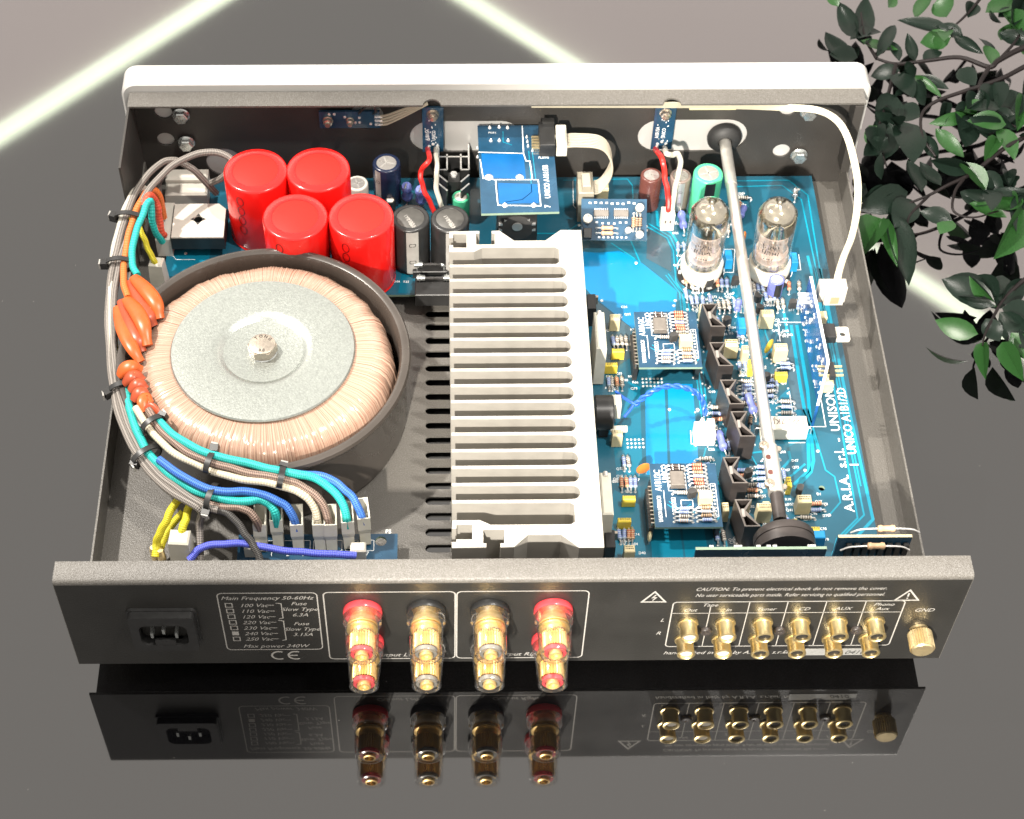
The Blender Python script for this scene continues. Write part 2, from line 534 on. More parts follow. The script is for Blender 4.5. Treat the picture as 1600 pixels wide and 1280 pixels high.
    def mesh(s, name, mats, smooth=40):
        me = bpy.data.meshes.new(name)
        me.from_pydata([(x * S, y * S, z * S) for x, y, z in s.v], [], s.f)
        for m_ in mats:
            me.materials.append(M[m_] if isinstance(m_, str) else m_)
        me.polygons.foreach_set('material_index', s.mi)
        if any(u is not None for u in s.uv):
            ul = me.uv_layers.new(name='UVMap')
            k = 0
            for f, u in zip(s.f, s.uv):
                for q in range(len(f)):
                    if u is not None:
                        ul.data[k].uv = u[q]
                    k += 1
        if smooth:
            me.polygons.foreach_set('use_smooth', [True] * len(s.f))
            me.set_sharp_from_angle(angle=radians(smooth))
        me.update()
        return me

    def build(s, name, mats, parent=None, smooth=40, world=True):
        if not isinstance(mats, (list, tuple)):
            mats = [mats]
        return link(name, s.mesh(name, mats, smooth), parent, (0, 0, 0), 0, world)


ORG = {}                                    # world origin (mm) of each object, so world-space meshes can be parented


def link(name, me, parent=None, loc=(0, 0, 0), rz=0.0, world=True):
    o = bpy.data.objects.new(name, me)
    COL.objects.link(o)
    loc = Vector(loc)
    if parent is not None:
        o.parent = parent
        base = ORG.get(parent.name, Vector((0, 0, 0))) if world else Vector((0, 0, 0))
        o.location = (loc - base) * S
        ORG[o.name] = loc if world else ORG.get(parent.name, Vector((0, 0, 0))) + loc
    else:
        o.location = loc * S
        ORG[o.name] = loc
    o.rotation_euler = (0, 0, rz)
    return o


def tag(o, label=None, cat=None, group=None, kind=None):
    for k, v in (('label', label), ('category', cat), ('group', group), ('kind', kind)):
        if v:
            o[k] = v
    return o


def thing(name, label, cat, loc=(0, 0, 0), group=None, rz=0.0):
    o = bpy.data.objects.new(name, None)
    o.empty_display_size = 0.01
    COL.objects.link(o)
    o.location = Vector(loc) * S
    o.rotation_euler = (0, 0, rz)
    ORG[o.name] = Vector(loc)
    return tag(o, label, cat, group)


def copy_thing(root, loc, label, rz=None):
    """a copy of a thing with its parts and their sub-parts"""
    r = root.copy()
    COL.objects.link(r)
    r.location = Vector(loc) * S
    if rz is not None:
        r.rotation_euler = (0, 0, rz)
    ORG[r.name] = Vector(loc)
    r['label'] = label
    for ch in list(root.children):
        c = ch.copy(); COL.objects.link(c); c.parent = r
        for g in list(ch.children):
            d = g.copy(); COL.objects.link(d); d.parent = c
    return r


_txt = {}


def text_mesh(body, shear):
    key = (body, shear)
    if key not in _txt:
        cu = bpy.data.curves.new('lettering', 'FONT')
        cu.body = body
        cu.shear = shear
        cu.resolution_u = 2
        cu.offset = 0.0 if shear else 0.012
        ob = bpy.data.objects.new('lettering', cu)
        COL.objects.link(ob)
        dg = bpy.context.evaluated_depsgraph_get()
        dg.update()
        me = bpy.data.meshes.new_from_object(ob.evaluated_get(dg))
        _txt[key] = ([(v.co.x, v.co.y) for v in me.vertices], [tuple(p.vertices) for p in me.polygons])
        bpy.data.objects.remove(ob)
        bpy.data.curves.remove(cu)
        bpy.data.meshes.remove(me)
    return _txt[key]


def smooth_path(pts, n=8):
    """Catmull-Rom through the points"""
    P_ = [Vector(p) for p in pts]
    P_ = [P_[0] * 2 - P_[1]] + P_ + [P_[-1] * 2 - P_[-2]]
    out = []
    for i in range(1, len(P_) - 2):
        a, b, c, d = P_[i - 1:i + 3]
        for k in range(n):
            t = k / n
            out.append(0.5 * ((2 * b) + (c - a) * t + (2 * a - 5 * b + 4 * c - d) * t * t + (3 * b - a - 3 * c + d) * t ** 3))
    out.append(P_[-2])
    return out


def circle(cx, cy, r, n=20, a0=0.0):
    return [(cx + r * cos(a0 + 2 * pi * i / n), cy + r * sin(a0 + 2 * pi * i / n)) for i in range(n)]


def slot(x0, x1, y, r, n=6):
    """stadium lying along x"""
    return ([(x1 - r + r * cos(-pi / 2 + pi * i / n), y + r * sin(-pi / 2 + pi * i / n)) for i in range(n + 1)]
            + [(x0 + r + r * cos(pi / 2 + pi * i / n), y + r * sin(pi / 2 + pi * i / n)) for i in range(n + 1)])


def rrect(x0, y0, x1, y1, r, n=4):
    out = []
    for cx, cy, a in ((x1 - r, y0 + r, -pi / 2), (x1 - r, y1 - r, 0), (x0 + r, y1 - r, pi / 2), (x0 + r, y0 + r, pi)):
        out += [(cx + r * cos(a + pi / 2 * i / n), cy + r * sin(a + pi / 2 * i / n)) for i in range(n + 1)]
    return out


XZ = lambda a, b, h: (a, h, b)              # plates standing across the unit: a is x, b is z, h is y

# ================================================================== setting
b = MB()
b.box(0, 0, -8, 6000, 6000, 8)
tag(b.build('tabletop', 'table', smooth=0), kind='structure')

b = MB()
dr = random.Random(9)
for _ in range(60):
    r_ = dr.uniform(.08, .2)
    x, y = dr.uniform(-330, 360), dr.uniform(-120, 560)
    b.lathe(x, y, [(r_, .02), (r_ * .6, .1), (0, .12)], 5)
tag(b.build('dust', 'dust', smooth=0), 'pale dust specks lying on the black glass tabletop', 'dust', kind='stuff')

# ceiling in the black glass: blush paint with added glow, edged with LED strips
ZC = 1750
for pts, lab in (([(-1466.4, 1751.7), (-522.3, 2738.4), (-303.4, 2966.9), (-441.6, 3364.1), (-2489.3, 3377.8), (-1948.4, 1755.4)],
                  'lit blush ceiling panel mirrored at the upper left of the tabletop'),
                 ([(-192.9, 2949.7), (24.2, 2734.6), (806.7, 1958.0), (1346.7, 1410.3), (2031.5, 1405.0), (2794.6, 3342.6), (-99.9, 3361.8)],
                  'lit blush ceiling panel mirrored behind the leafy branches')):
    b = MB()
    b.plate(pts, [], ZC + 4, ZC + 24)
    tag(b.build('added_ceiling_glow', 'paint_glow', smooth=0), lab, 'ceiling light', 'lit ceiling panels')
for p0, p1, w, lab in (((-1268.5, 1959.7), (-414.7, 2849.6), 22, 'greenish white LED strip mirrored as a bar across the left corner'),
                       ((-75.4, 2833.6), (1165.3, 1601.1), 15, 'greenish white LED strip mirrored as a bar behind the amplifier')):
    b = MB()
    b.bar((*p0, ZC - 12), (*p1, ZC - 12), w, 24)
    led = tag(b.build('led_strip', 'led', smooth=0), lab, 'LED strip', 'ceiling LED strips')
    for k, (wd, m_) in enumerate(((1.6, 'led_soft'), (2.5, 'led_faint'))):  # wider, dimmer bands added to imitate the strip's glow fading out
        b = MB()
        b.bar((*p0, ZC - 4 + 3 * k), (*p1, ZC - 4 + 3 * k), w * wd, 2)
        b.build('glow_band', m_, led, smooth=0)

# ================================================================== chassis
amp = thing('amplifier_chassis', 'open black amplifier case with silver front plate standing on the glossy table', 'amplifier', (0, 170, 0))

# floor pan with the rows of cooling slots
slots = []
for yy in (230.7, 220.5, 210.3, 200.1, 189.9, 179.7, 169.5, 159.3, 149.1, 138.8, 128.6, 118.4, 108.2, 98.0, 87.8, 77.6, 67.4, 57.2, 47.0):
    slots.append(slot(-42.2, 10, yy, 2.5))
b = MB()
b.plate([(-211.5, 1.5), (211.5, 1.5), (211.5, 337), (-211.5, 337)], slots, 15.4, 16.5)
floor = b.build('floor_pan', 'powder', amp, smooth=0)
for x0 in (-211.5, 210.5):
    b = MB()
    b.box(x0 + .5, 169.5, 16.5, 1.0, 335, 19.0)
    b.build('side_wall', 'powder', amp, smooth=0)
for x, y in ((-175, 40), (175, 40), (-175, 300), (175, 300)):
    b = MB()
    b.lathe(x, y, [(17, 0.4), (19, 3), (20, 14), (18, 15.4)], 28)
    b.build('foot', 'rubber', amp)

# rear panel: sheet folded over into a top flange
prof = [(0, 15.4), (0, 87.5), (.4, 88.9), (1.6, 89.9), (11.7, 89.9), (11.7, 88.7), (2.2, 88.7), (1.4, 88.0), (1.2, 87), (1.2, 15.4)]
b = MB()
n = len(prof)
vs = [(x, y, z) for x in (-215, 215) for y, z in prof]
fs = [(i, (i + 1) % n, n + (i + 1) % n, n + i) for i in range(n)]
b.add(vs, fs)
b.m = 0
tr = tessellate_polygon([[Vector((y, z, 0)) for y, z in prof]])
b.add(vs, [tuple(t) for t in tr] + [tuple(i + n for i in t[::-1]) for t in tr])
rear = b.build('rear_panel', 'powder', amp, smooth=50)
# the printed face is a smoother skin on the folded sheet
b = MB()
b.box(0, -0.05, 15.6, 429.4, 0.1, 71.6)
b.build('printed_face', 'powder_panel', rear, smooth=0)

FN = lambda a, bb: (a, -0.16, bb)
b = MB()
b.line(rrect(-139.6, 28.4, -92.6, 79.8, 2.5), .55, FN, True)
b.text('Main Frequency 50-60Hz', 4.3, (-116, 74), FN, shear=.35, align='CENTER')
for i, t in enumerate(('100 Vac', '110 Vac', '120 Vac', '220 Vac', '230 Vac', '240 Vac', '250 Vac')):
    z = 67.6 - i * 5.1
    x = -136.5 + .15 * i
    if t == '240 Vac':
        b.sheet([(x, z), (x + 3.2, z), (x + 3.2, z + 3.4), (x, z + 3.4)], FN)
    else:
        b.line([(x, z), (x + 3.2, z), (x + 3.2, z + 3.4), (x, z + 3.4)], .5, FN, True)
    b.text(t, 4.2, (-130, z), FN, shear=.35)
    b.line([(-116, z + 1.5), (-113.5, z + 1.5)], .4, FN)
b.line([(-112.5, 71), (-110, 70.4), (-110, 57.6), (-112, 57)], .5, FN)
b.line([(-112.5, 55.6), (-110, 55), (-110, 37.6), (-112, 37)], .5, FN)
for z, t in ((69, 'Fuse'), (64, 'Slow Type'), (59, '6.3A'), (51, 'Fuse'), (46, 'Slow Type'), (41, '3.15A')):
    b.text(t, 4.1, (-101.5, z), FN, shear=.35, align='CENTER')
b.text('Max power 340W', 4.3, (-115, 30.3), FN, shear=.35, align='CENTER')
# CE mark
for cx in (-114.5, -106.3):
    arc = [(cx + 3.6 * cos(t), 22.7 + 3.6 * sin(t)) for t in [radians(60 + 240 * i / 14) for i in range(15)]]
    b.line(arc, 1.0, FN)
b.line([(-109.5, 22.7), (-105.4, 22.7)], 1.0, FN)
# loudspeaker frames
for x0, x1 in ((-89.6, -27.4), (-26.6, 35.7)):
    b.line(rrect(x0, 18.9, x1, 80, 2.5), .6, FN, True)
b.text('Output Left', 4.6, (-56.5, 21), FN, shear=.35, align='CENTER')
b.text('Output Right', 4.6, (4.5, 21), FN, shear=.35, align='CENTER')
# warning triangles
for cx in (66.8, 187.2):
    b.line([(cx - 5.6, 69.8), (cx + 5.6, 69.8), (cx, 78.6)], .9, FN, True)
b.line([(67.6, 76), (66, 73.4), (67.8, 73.6), (66.2, 71)], .6, FN)
b.line([(187.2, 76), (187.2, 73)], .8, FN)
b.line([(187.2, 72.0), (187.2, 71.2)], .8, FN)
b.text('CAUTION: To prevent electrical shock do not remove the cover.', 3.9, (131, 79.2), FN, shear=.35, align='CENTER', sx=.86)
b.text('No user serviceable parts inside. Refer servicing to qualified personnel.', 3.9, (131, 74), FN, shear=.35, align='CENTER', sx=.80)
# line level frame
b.line(rrect(76.4, 28.6, 187, 69.4, 2), .6, FN, True)
b.line([(76.4, 59.4), (187, 59.4)], .4, FN)
for x, top in ((94.6, 64.5), (112.8, 69.4), (131, 69.4), (149.4, 69.4), (168.2, 69.4)):
    b.line([(x, 28.6), (x, top)], .45, FN)
for x, z, t in ((85.6, 61, 'Out'), (94.6, 65.4, 'Tape'), (103.6, 61, 'In'), (122, 61.5, 'Tuner'), (140, 61.5, 'CD'), (158.6, 61.5, 'AUX'),
                (177.4, 65, 'Phono'), (177.4, 61.2, 'Aux')):
    b.text(t, 3.8, (x, z), FN, shear=.35, align='CENTER')
b.text('L', 4, (71.5, 52), FN, shear=.35)
b.text('R', 4, (70.5, 40), FN, shear=.35)
b.text('handcrafted in Italy by A.R.I.A. s.r.l.', 4.3, (76, 21.2), FN, shear=.35)
b.text('Ser. N', 4, (135, 21.2), FN, shear=.35)
b.text('GND', 4.2, (198, 59.5), FN, shear=.35, align='CENTER')
b.build('lettering', 'print', rear, smooth=0)
# serial number plate with handwritten digits
b = MB()
b.box(163, -0.22, 19.6, 35, .24, 6)
tagp = b.build('serial_label', 'print_dim', rear, smooth=0)
b = MB()
b.text('0410', 5, (166, 20.6), lambda a, bb: (a, -.40, bb), shear=.4)
b.build('serial_number', 'black', rear, smooth=0)

# mains inlet
b = MB()
b.plate(rrect(-183.2, 37, -151.8, 66.5, 2), [rrect(-179, 42, -156, 59.5, 4)], -0.2, -5.5, XZ)
b.plate(rrect(-184.2, 36.2, -150.8, 67.4, 2.4), [rrect(-179.0, 42, -156.0, 59.5, 4)], -0.2, -1.8, XZ)
inl = b.build('mains_inlet', 'black', amp, smooth=30)
b = MB()
for x, z in ((-173.4, 50), (-167.5, 53.5), (-161.6, 50)):
    b.box(x, -2.6, z - 2, 1.3, 5, 4)
b.build('contact_pin', 'steel', inl, smooth=0)
b = MB()
b.box(-167.5, -4.4, 42.1, 10, 2.0, 3.4)
b.build('key_block', 'black', inl, smooth=0)


def binding_post(colour, ring):
    bm = MB()
    bm.lathe(0, 0, [(0, -.2), (9.2, -.2), (9.4, -.6), (9.4, -3.0), (9.1, -3.6), (7.5, -3.7)], 36, 'y')
    col_m = bm.mesh('collar', [ring])
    bm = MB()
    bm.lathe(0, 0, [(9.1, -3.9), (9.35, -4.4), (9.2, -8.2), (8.2, -9.2), (7.2, -9.5)], 36, 'y')
    bm.lathe(0, 0, [(8.1, -11.2), (8.15, -12.2), (7.5, -25.2), (7.1, -26.2), (6.2, -26.4), (5.7, -25.6)], 36, 'y')
    cap_m = bm.mesh('clear_cap', ['clear'])
    bm = MB()
    bm.lathe(0, 0, [(5.6, -3.8), (6.8, -7.6), (7.3, -8.6), (7.3, -9.8), (6.1, -10.1), (6.1, -10.5), (7.4, -10.7), (7.4, -11.8),
                    (5.9, -12.0), (5.9, -14.6)], 36, 'y')
    nn = 28
    pr = []
    for k in range(nn * 2):
        a = pi * k / nn
        pr.append((cos(a), sin(a), 5.9 if k % 2 == 0 else 5.25))
    vs, fs = [], []
    for h in (-14.6, -22.4):
        vs += [(c * r, h, sn * r) for c, sn, r in pr]
    m_ = len(pr)
    fs = [(i, (i + 1) % m_, m_ + (i + 1) % m_, m_ + i) for i in range(m_)]
    bm.add(vs, fs)
    bm.lathe(0, 0, [(3.1, -23.0), (3.3, -26.6), (2.5, -26.8), (2.2, -24.5), (0, -24.2)], 24, 'y')
    gold_m = bm.mesh('barrel', ['gold_post'])
    bm = MB()
    bm.lathe(0, 0, [(5.2, -22.8), (5.2, -24.9), (3.6, -25.1), (3.6, -22.9)], 32, 'y')
    ring_m = bm.mesh('end_ring', [colour])
    return gold_m, [('collar', col_m), ('clear_cap', cap_m), ('end_ring', ring_m)]


POSTS = {'red': binding_post('red_ring', 'red_ring'), 'black': binding_post('ring_grey', 'black')}
for z in (64.5, 36.6):
    for x, c in ((-71.5, 'red'), (-41.3, 'black'), (-11.0, 'black'), (19.4, 'red')):
        g, subs = POSTS[c]
        o = link('binding_post', g, amp, (x, 0, z))
        o['label'] = 'clear %s banded gold speaker terminal' % c
        for nm, me in subs:
            link(nm, me, o, (0, 0, 0), world=False)
        # markings round the cap
        bm = MB()
        R_ = 7.75
        bm.text('UNICO', 3.0, (0, -17), lambda a, bb: (R_ * sin(a / R_), bb, R_ * cos(a / R_)), align='CENTER')
        link('cap_lettering', bm.mesh('cap_lettering', ['dark_red' if c == 'red' else 'black'], 0), o, (0, 0, 0), world=False)


bm = MB()
bm.lathe(0, 0, [(5.0, -.2), (5.0, -1.4), (4.3, -1.6), (4.15, -2), (4.15, -8.2), (4.4, -8.4), (4.4, -9.4), (3.6, -9.7), (3.1, -9.2), (3.0, -4)], 26, 'y')
RCA = bm.mesh('rca_jack', ['gold'])
bm = MB()
bm.lathe(0, 0, [(2.95, -8.4), (1.5, -8.2), (1.4, -5.4), (0, -5.2)], 18, 'y')
RCA_IN = bm.mesh('insulator', ['black'])
bm2 = MB()
bm2.lathe(0, 0, [(2.95, -8.4), (1.5, -8.2), (1.4, -5.4), (0, -5.2)], 18, 'y')
RCA_WH = bm2.mesh('insulator', ['white'])
for i in range(6):
    for z in (51.2, 36.0):
        o = link('rca_jack', RCA, amp, (85.2 + 18.05 * i, 0, z))
        link('insulator', RCA_WH if i < 2 else RCA_IN, o, (0, 0, 0), world=False)
bm = MB()
bm.lathe(0, 0, [(3.0, -.2), (3.0, -1.2), (2.4, -2.0), (1, -2.1), (0, -1.4)], 18, 'y')
SCR = bm.mesh('panel_screw', ['black_anod'])
for x in (94.6, 130.7, 168.0):
    link('panel_screw', SCR, amp, (x, 0, 44.0))
# earth terminal with knurled nut
b = MB()
b.lathe(198.5, 0, [(4.4, -.2), (4.4, -1.6), (3, -1.8), (3, -3)], 24, 'y', z=44)
pr, vs, fs = [], [], []
nn = 30
for k in range(nn * 2):
    a = pi * k / nn
    pr.append((cos(a), sin(a), 6.0 if k % 2 else 5.5))
for h in (-3, -12.0):
    vs += [(198.5 + c * r, h, 44 + s_ * r) for c, s_, r in pr]
m_ = len(pr)
b.add(vs, [(i, (i + 1) % m_, m_ + (i + 1) % m_, m_ + i) for i in range(m_)])
b.lathe(198.5, 0, [(5.5, -12.0), (5.0, -12.8), (0, -12.8)], 24, 'y', z=44)
b.build('earth_terminal', 'gold_pale', amp, smooth=30)

# front sub-panel: sheet with cut-outs, folded top flange with two half-round notches
key = []
for x, z in ((-196, 53.6), (-194.6, 76), (171.9, 42), (171.0, 76)):
    key.append([(x - 5.2 * cos(t), z + 5.2 * sin(t)) for t in [radians(25 + 310 * i / 18) for i in range(19)]][::-1] + [(x + 8, z + 1.2), (x + 8, z - 1.2)])
key = [circle(x, z, 5.2, 18) for x, z in ((-196, 53.6), (-194.6, 75), (171.9, 42), (171.0, 75))]
holes = key + [slot(-51, 15, 54.6, 12.2, 12), slot(84.4, 149.6, 54.4, 12.6, 12), circle(-163, 35, 11, 24), circle(-76, 71, 10, 20)]
b = MB()
b.plate([(-212.6, 16.6), (212.6, 16.6), (212.6, 87.7), (-212.6, 87.7)], holes, 337, 338.2, XZ)
sub = b.build('front_subpanel', 'powder_dark', amp, smooth=0)
edge = [(212.6, 338.2), (-212.6, 338.2), (-212.6, 326.0)]
for cx in (-37.7, 100.8):
    edge += [(cx + 5.2 * cos(pi + pi * i / 12), 326.0 + 5.2 * sin(pi * i / 12)) for i in range(13)]
edge += [(212.6, 326.0)]
b = MB()
b.plate(edge, [], 87.8, 89.0)
b.build('top_flange', 'powder', sub, smooth=0)
b = MB()
b.box(-212.0, 307, 36, 1.2, 62, 52.9)
b.build('side_bracket', 'powder_dark', amp, smooth=0)
b = MB()
b.box(209.2, 331, 36, 5, 12, 51)
b.build('side_bracket', 'powder_dark', amp, smooth=0)

# thick silver front plate
out = rrect(-217.6, 6.5, 217.6, 94.8, 9, 6)
inn = rrect(-216.4, 7.7, 216.4, 93.6, 8, 6)
b = MB()
rings = [[(x, 338.6, z) for x, z in inn], [(x, 339.8, z) for x, z in out], [(x, 354.6, z) for x, z in out], [(x, 356, z) for x, z in inn]]
n = len(out)
b.add([v for r in rings for v in r], [(k * n + i, k * n + (i + 1) % n, k * n + n + (i + 1) % n, k * n + n + i) for k in range(3) for i in range(n)]
      + [tuple(range(n))[::-1], tuple(range(3 * n, 4 * n))])
b.build('front_plate', 'silver_face', amp, smooth=35)

# hexagon screws in the sub-panel
bm = MB()
bm.lathe(0, 0, [(2.2, -.2), (2.2, -1.2), (5.0, -1.3), (5.2, -2.0), (4.6, -2.5)], 20, 'y')
bm.lathe(0, 0, [(4.4, -2.5), (4.4, -5.0), (3.8, -5.6), (0, -5.8)], 6, 'y')
HEX = bm.mesh('hexagon_screw', ['steel'], 30)
for x, z in ((-183.8, 52.5), (-184.4, 74.0), (182.6, 40), (183, 74)):
    link('hexagon_screw', HEX, amp, (x, 337, z))
# cream pad under the flange
b = MB()
b.plate([(112, 80), (139, 80), (139, 87.6), (112, 87.6)], [], 331, 333, XZ)
b.build('foam_pad', 'cream_label', amp, smooth=0)

# ================================================================== heatsink
hs = thing('heatsink', 'large pale aluminium heatsink with long parallel fins in the middle of the case', 'heatsink', (8, 130, 16.5))
ZT, ZB = 80.0, 19.0
fy = [208.5, 198.1, 187.6, 177.2, 166.7, 156.3, 145.8, 135.4, 124.9, 114.5, 104.0, 93.6, 83.1, 72.7, 62.2, 51.8]
ROOT = 30.4
head = [(-28.4, 234.2), (-11.9, 234.5), (-11.9, 232.6), (-13.7, 232.6), (-13.8, 224.4), (-3.7, 224.3), (-3.5, 232.5), (-5.2, 232.5), (-5.2, 234.5),
        (-1.0, 234.7), (6.9, 227.1), (24.0, 227.0), (32.7, 234.9), (44.0, 234.8)]
tail = [(44.1, 24.2), (32.1, 24.3), (23.9, 31.8), (7.9, 31.9), (1.2, 25.3), (-5.5, 24.9), (-5.5, 27.2), (-3.6, 27.1), (-3.4, 35.0),
        (-13.6, 35.1), (-13.7, 27.2), (-12.2, 27.2), (-12.3, 25.0), (-28.8, 24.7)]
hook_t = [(-28.4, 229.3), (-26.3, 229.3), (-26.3, 232.2), (-18.9, 232.1), (-19.1, 222.0), (-26.4, 222.1), (-26.4, 224.0), (-28.5, 224.0)]
hook_b = [(-28.8, 28.1), (-26.6, 28.1), (-26.6, 29.6), (-18.9, 29.5), (-18.8, 38.1), (-26.5, 38.2), (-26.5, 35.9), (-28.7, 35.9)]
yt = (-28.5, 218.8)[1]
yb = (-28.7, 40.8)[1]
yt2 = (5.7, 221.8)[1]
yb2 = (0.4, 38.0)[1]
left = [(-28.4, yt), (-15, yt), (-10.5, yt2), (ROOT - 1.5, yt2), (ROOT + .6, yt2 - 1.5)]
ft = 2.1
left += [(ROOT + .6, fy[0] + ft / 2 + 1.4), (ROOT - 1.2, fy[0] + ft / 2)]
for i in range(len(fy)):
    left.append((ROOT - 3.2, fy[i] + ft / 2))
    left.append((ROOT - 3.2, fy[i] - ft / 2))
    if i < len(fy) - 1:
        g0, g1 = fy[i] - ft / 2, fy[i + 1] + ft / 2
        c, r = (g0 + g1) / 2, (g0 - g1) / 2
        left += [(ROOT + r * sin(pi * k / 8) * .95, c + r * cos(pi * k / 8)) for k in range(1, 8)]
left += [(ROOT - 1.2, fy[-1] - ft / 2), (ROOT + .6, fy[-1] - ft / 2 - 1.4), (ROOT + .6, yb2 + 1.5), (ROOT - 1.5, yb2), (-10.0, yb2), (-15, yb), (-28.4, yb)]
outline = head + tail + hook_b + left[::-1] + hook_t[::-1]
b = MB()
b.plate(outline, [], ZB, ZT)
# end faces are milled bright, walls are as extruded
for i, f in enumerate(b.f):
    if len(f) == 4:
        b.mi[i] = 1
sp_o = b.build('spine', ['alu', 'alu_side'], hs, smooth=25)
fmesh = None
for y in fy:
    b = MB()
    pts = [(-28.4, -.95), (-28.4, .95), (ROOT - 3.25, ft / 2), (ROOT - 3.25, -ft / 2)]
    if fmesh is None:
        b.plate(pts, [], ZB, ZT)
        for i, f in enumerate(b.f):
            if len(f) == 4:
                b.mi[i] = 1
        fmesh = b.mesh('fin', ['alu', 'alu_side'], 0)
    link('fin', fmesh, hs, (0, y, 0))

# ================================================================== toroidal transformer
TX, TY = -127.5, 160.0
tr_ = thing('toroidal_transformer', 'large round copper wound transformer potted in a black steel cup', 'transformer', (TX, TY, 16.5))
b = MB()
b.lathe(TX, TY, [(73, 16.6), (75.2, 18.5), (75.2, 57), (76, 59.5), (77.6, 61), (78.2, 62.6), (77.4, 64.2), (75.4, 64.8), (73.4, 64), (72.2, 61.5), (71.8, 56), (71.6, 30)], 96)
b.build('steel_cup', 'pot_steel', tr_)
b = MB()
b.lathe(TX, TY, [(71.6, 34), (0, 34)], 64)
b.build('potting', 'pot_inside', tr_)
b = MB()
rng = random.Random(3)
NA = 560
prof = [(71.0, 34), (69.8, 45), (68.6, 54), (66.6, 60), (63, 64), (58, 66.2), (50, 66.8), (40, 66.6)]
amp_r = [rng.gauss(0, 1) for _ in range(NA)]
slow = [rng.gauss(0, 1) for _ in range(60)]
vs, fs = [], []
for k, (r, h) in enumerate(prof):
    for i in range(NA):
        a = 2 * pi * i / NA
        q = i / NA * 60
        sl = slow[int(q) % 60] * (1 - q % 1) + slow[(int(q) + 1) % 60] * (q % 1)
        d = (.14 * (1 if i % 2 else -1) + .12 * amp_r[i] + .38 * sl)
        w = .35 + .65 * min(1, max(0, (r - 48) / 14))
        vs.append(((r + d * (.5 if h > 64 else 1)) * cos(a), (r + d * (.5 if h > 64 else 1)) * sin(a), h + d * w * (.8 if h > 58 else .1)))
for k in range(len(prof) - 1):
    for i in range(NA):
        j = (i + 1) % NA
        fs.append((k * NA + i, k * NA + j, k * NA + NA + j, k * NA + NA + i))
b.add(vs, fs)
link('winding', b.mesh('winding', ['winding'], 60), tr_, (TX, TY, 0))
b = MB()
b.lathe(TX, TY, [(47.5, 67.0), (48.6, 67.4), (48.8, 68.4), (48.2, 69.2), (27, 69.4), (24.5, 69.1), (22.5, 68.2), (17.5, 64.2), (15.5, 63.3), (13.5, 63.0), (0, 63.0)], 96)
pl = b.build('top_plate', 'zinc_plate', tr_, smooth=30)
b = MB()
b.lathe(TX, TY, [(11.2, 63.3), (11.2, 64.4), (10.8, 64.8), (7.5, 64.9)], 40)
b.lathe(TX, TY, [(7.4, 64.9), (7.9, 65.3), (7.6, 66.3), (7.9, 66.8), (7.3, 67.5)], 24)
b.build('washer', 'steel', tr_, smooth=30)
b = MB()
b.lathe(TX, TY, [(7.9, 67.6), (7.9, 72.2)], 6)
b.lathe(TX, TY, [(7.2, 72.2), (6.9, 73.0), (6.2, 73.3), (0, 73.3)], 24)
bolt = b.build('bolt', 'bolt', tr_, smooth=30)
b = MB()
for i, ch in enumerate('TONG'):
    a = 2.3 - i * .55
    b.text(ch, 2.6, (TX + 4.2 * cos(a), TY + 4.2 * sin(a)), lambda x, y: (x, y, 73.4), rot=a - pi / 2, align='CENTER')
b.text('8.8', 2.8, (TX, TY - 5.6), lambda x, y: (x, y, 73.4), align='CENTER')
b.build('bolt_marking', 'pot_steel', bolt, smooth=0)


def px_board(u, v):
    """grid reference on the board plane to millimetres"""
    w = -0.000000796 * u + 0.000331307 * v + 1
    return ((0.422583083 * u + -0.013861904 * v + -322.937222) / w, (-0.003361068 * u + -0.490251440 * v + 499.934306) / w)


# ================================================================== component library (each returns a mesh and its sub-parts)


def can_cap(name, r, h, body, top, stripe=None, ring=True, mark=None, pitch=0.0):
    bm = MB()
    rr = min(1.2, r * .12)
    bm.lathe(0, 0, [(r * .93, 0), (r, .6), (r * .97, 1.8), (r, 3.0), (r, h - rr), (r - rr * .4, h - rr * .3), (r - rr, h), (r * .74, h), (r * .72, h - .35)], 32)
    main = bm.mesh(name, [body])
    subs = []
    bm = MB()
    bm.lathe(0, 0, [(r * .73, h - .4), (r * .70, h - .15), (0, h - .15)], 28)
    bm.m = 1
    if mark == 'cross':
        for a in (0.3, 0.3 + pi / 2):
            c, s_ = cos(a), sin(a)
            bm.line([(-r * .6 * c, -r * .6 * s_), (r * .6 * c, r * .6 * s_)], r * .09, lambda x, y: (x, y, h - .08))
    elif mark == 'Y':
        for a in (pi / 2 + .3, pi / 2 + .3 + 2.1, pi / 2 + .3 + 4.2):
            bm.line([(0, 0), (r * .62 * cos(a), r * .62 * sin(a))], r * .08, lambda x, y: (x, y, h - .08))
    elif mark == 'text':
        for q in range(3):
            bm.text('1Y83'[q:] + '22K'[:2], 3.0, (-4 + 1.5 * q, 1.6 - 3.2 * q), lambda x, y: (x, y, h - .08), rot=-1.0)
    subs.append(('top_disc', bm.mesh('top_disc', [top, 'grey_print'])))
    if stripe:
        bm = MB()
        a0, da, m_ = stripe
        bm.lathe(0, 0, [(r + .06, 1.5), (r + .06, h - rr - .1)], 6, arc=(a0 - da, a0 + da))
        bm.m = 1
        for zz in (h * .3, h * .68):
            R_ = r + .12
            bm.line(rrect(-r * .16, zz - r * .1, r * .16, zz + r * .1, r * .05, 2), r * .035, lambda x, y: (R_ * cos(a0 + x / R_), R_ * sin(a0 + x / R_), y), True)
        subs.append(('stripe', bm.mesh('stripe', [m_, 'black'])))
    return main, subs


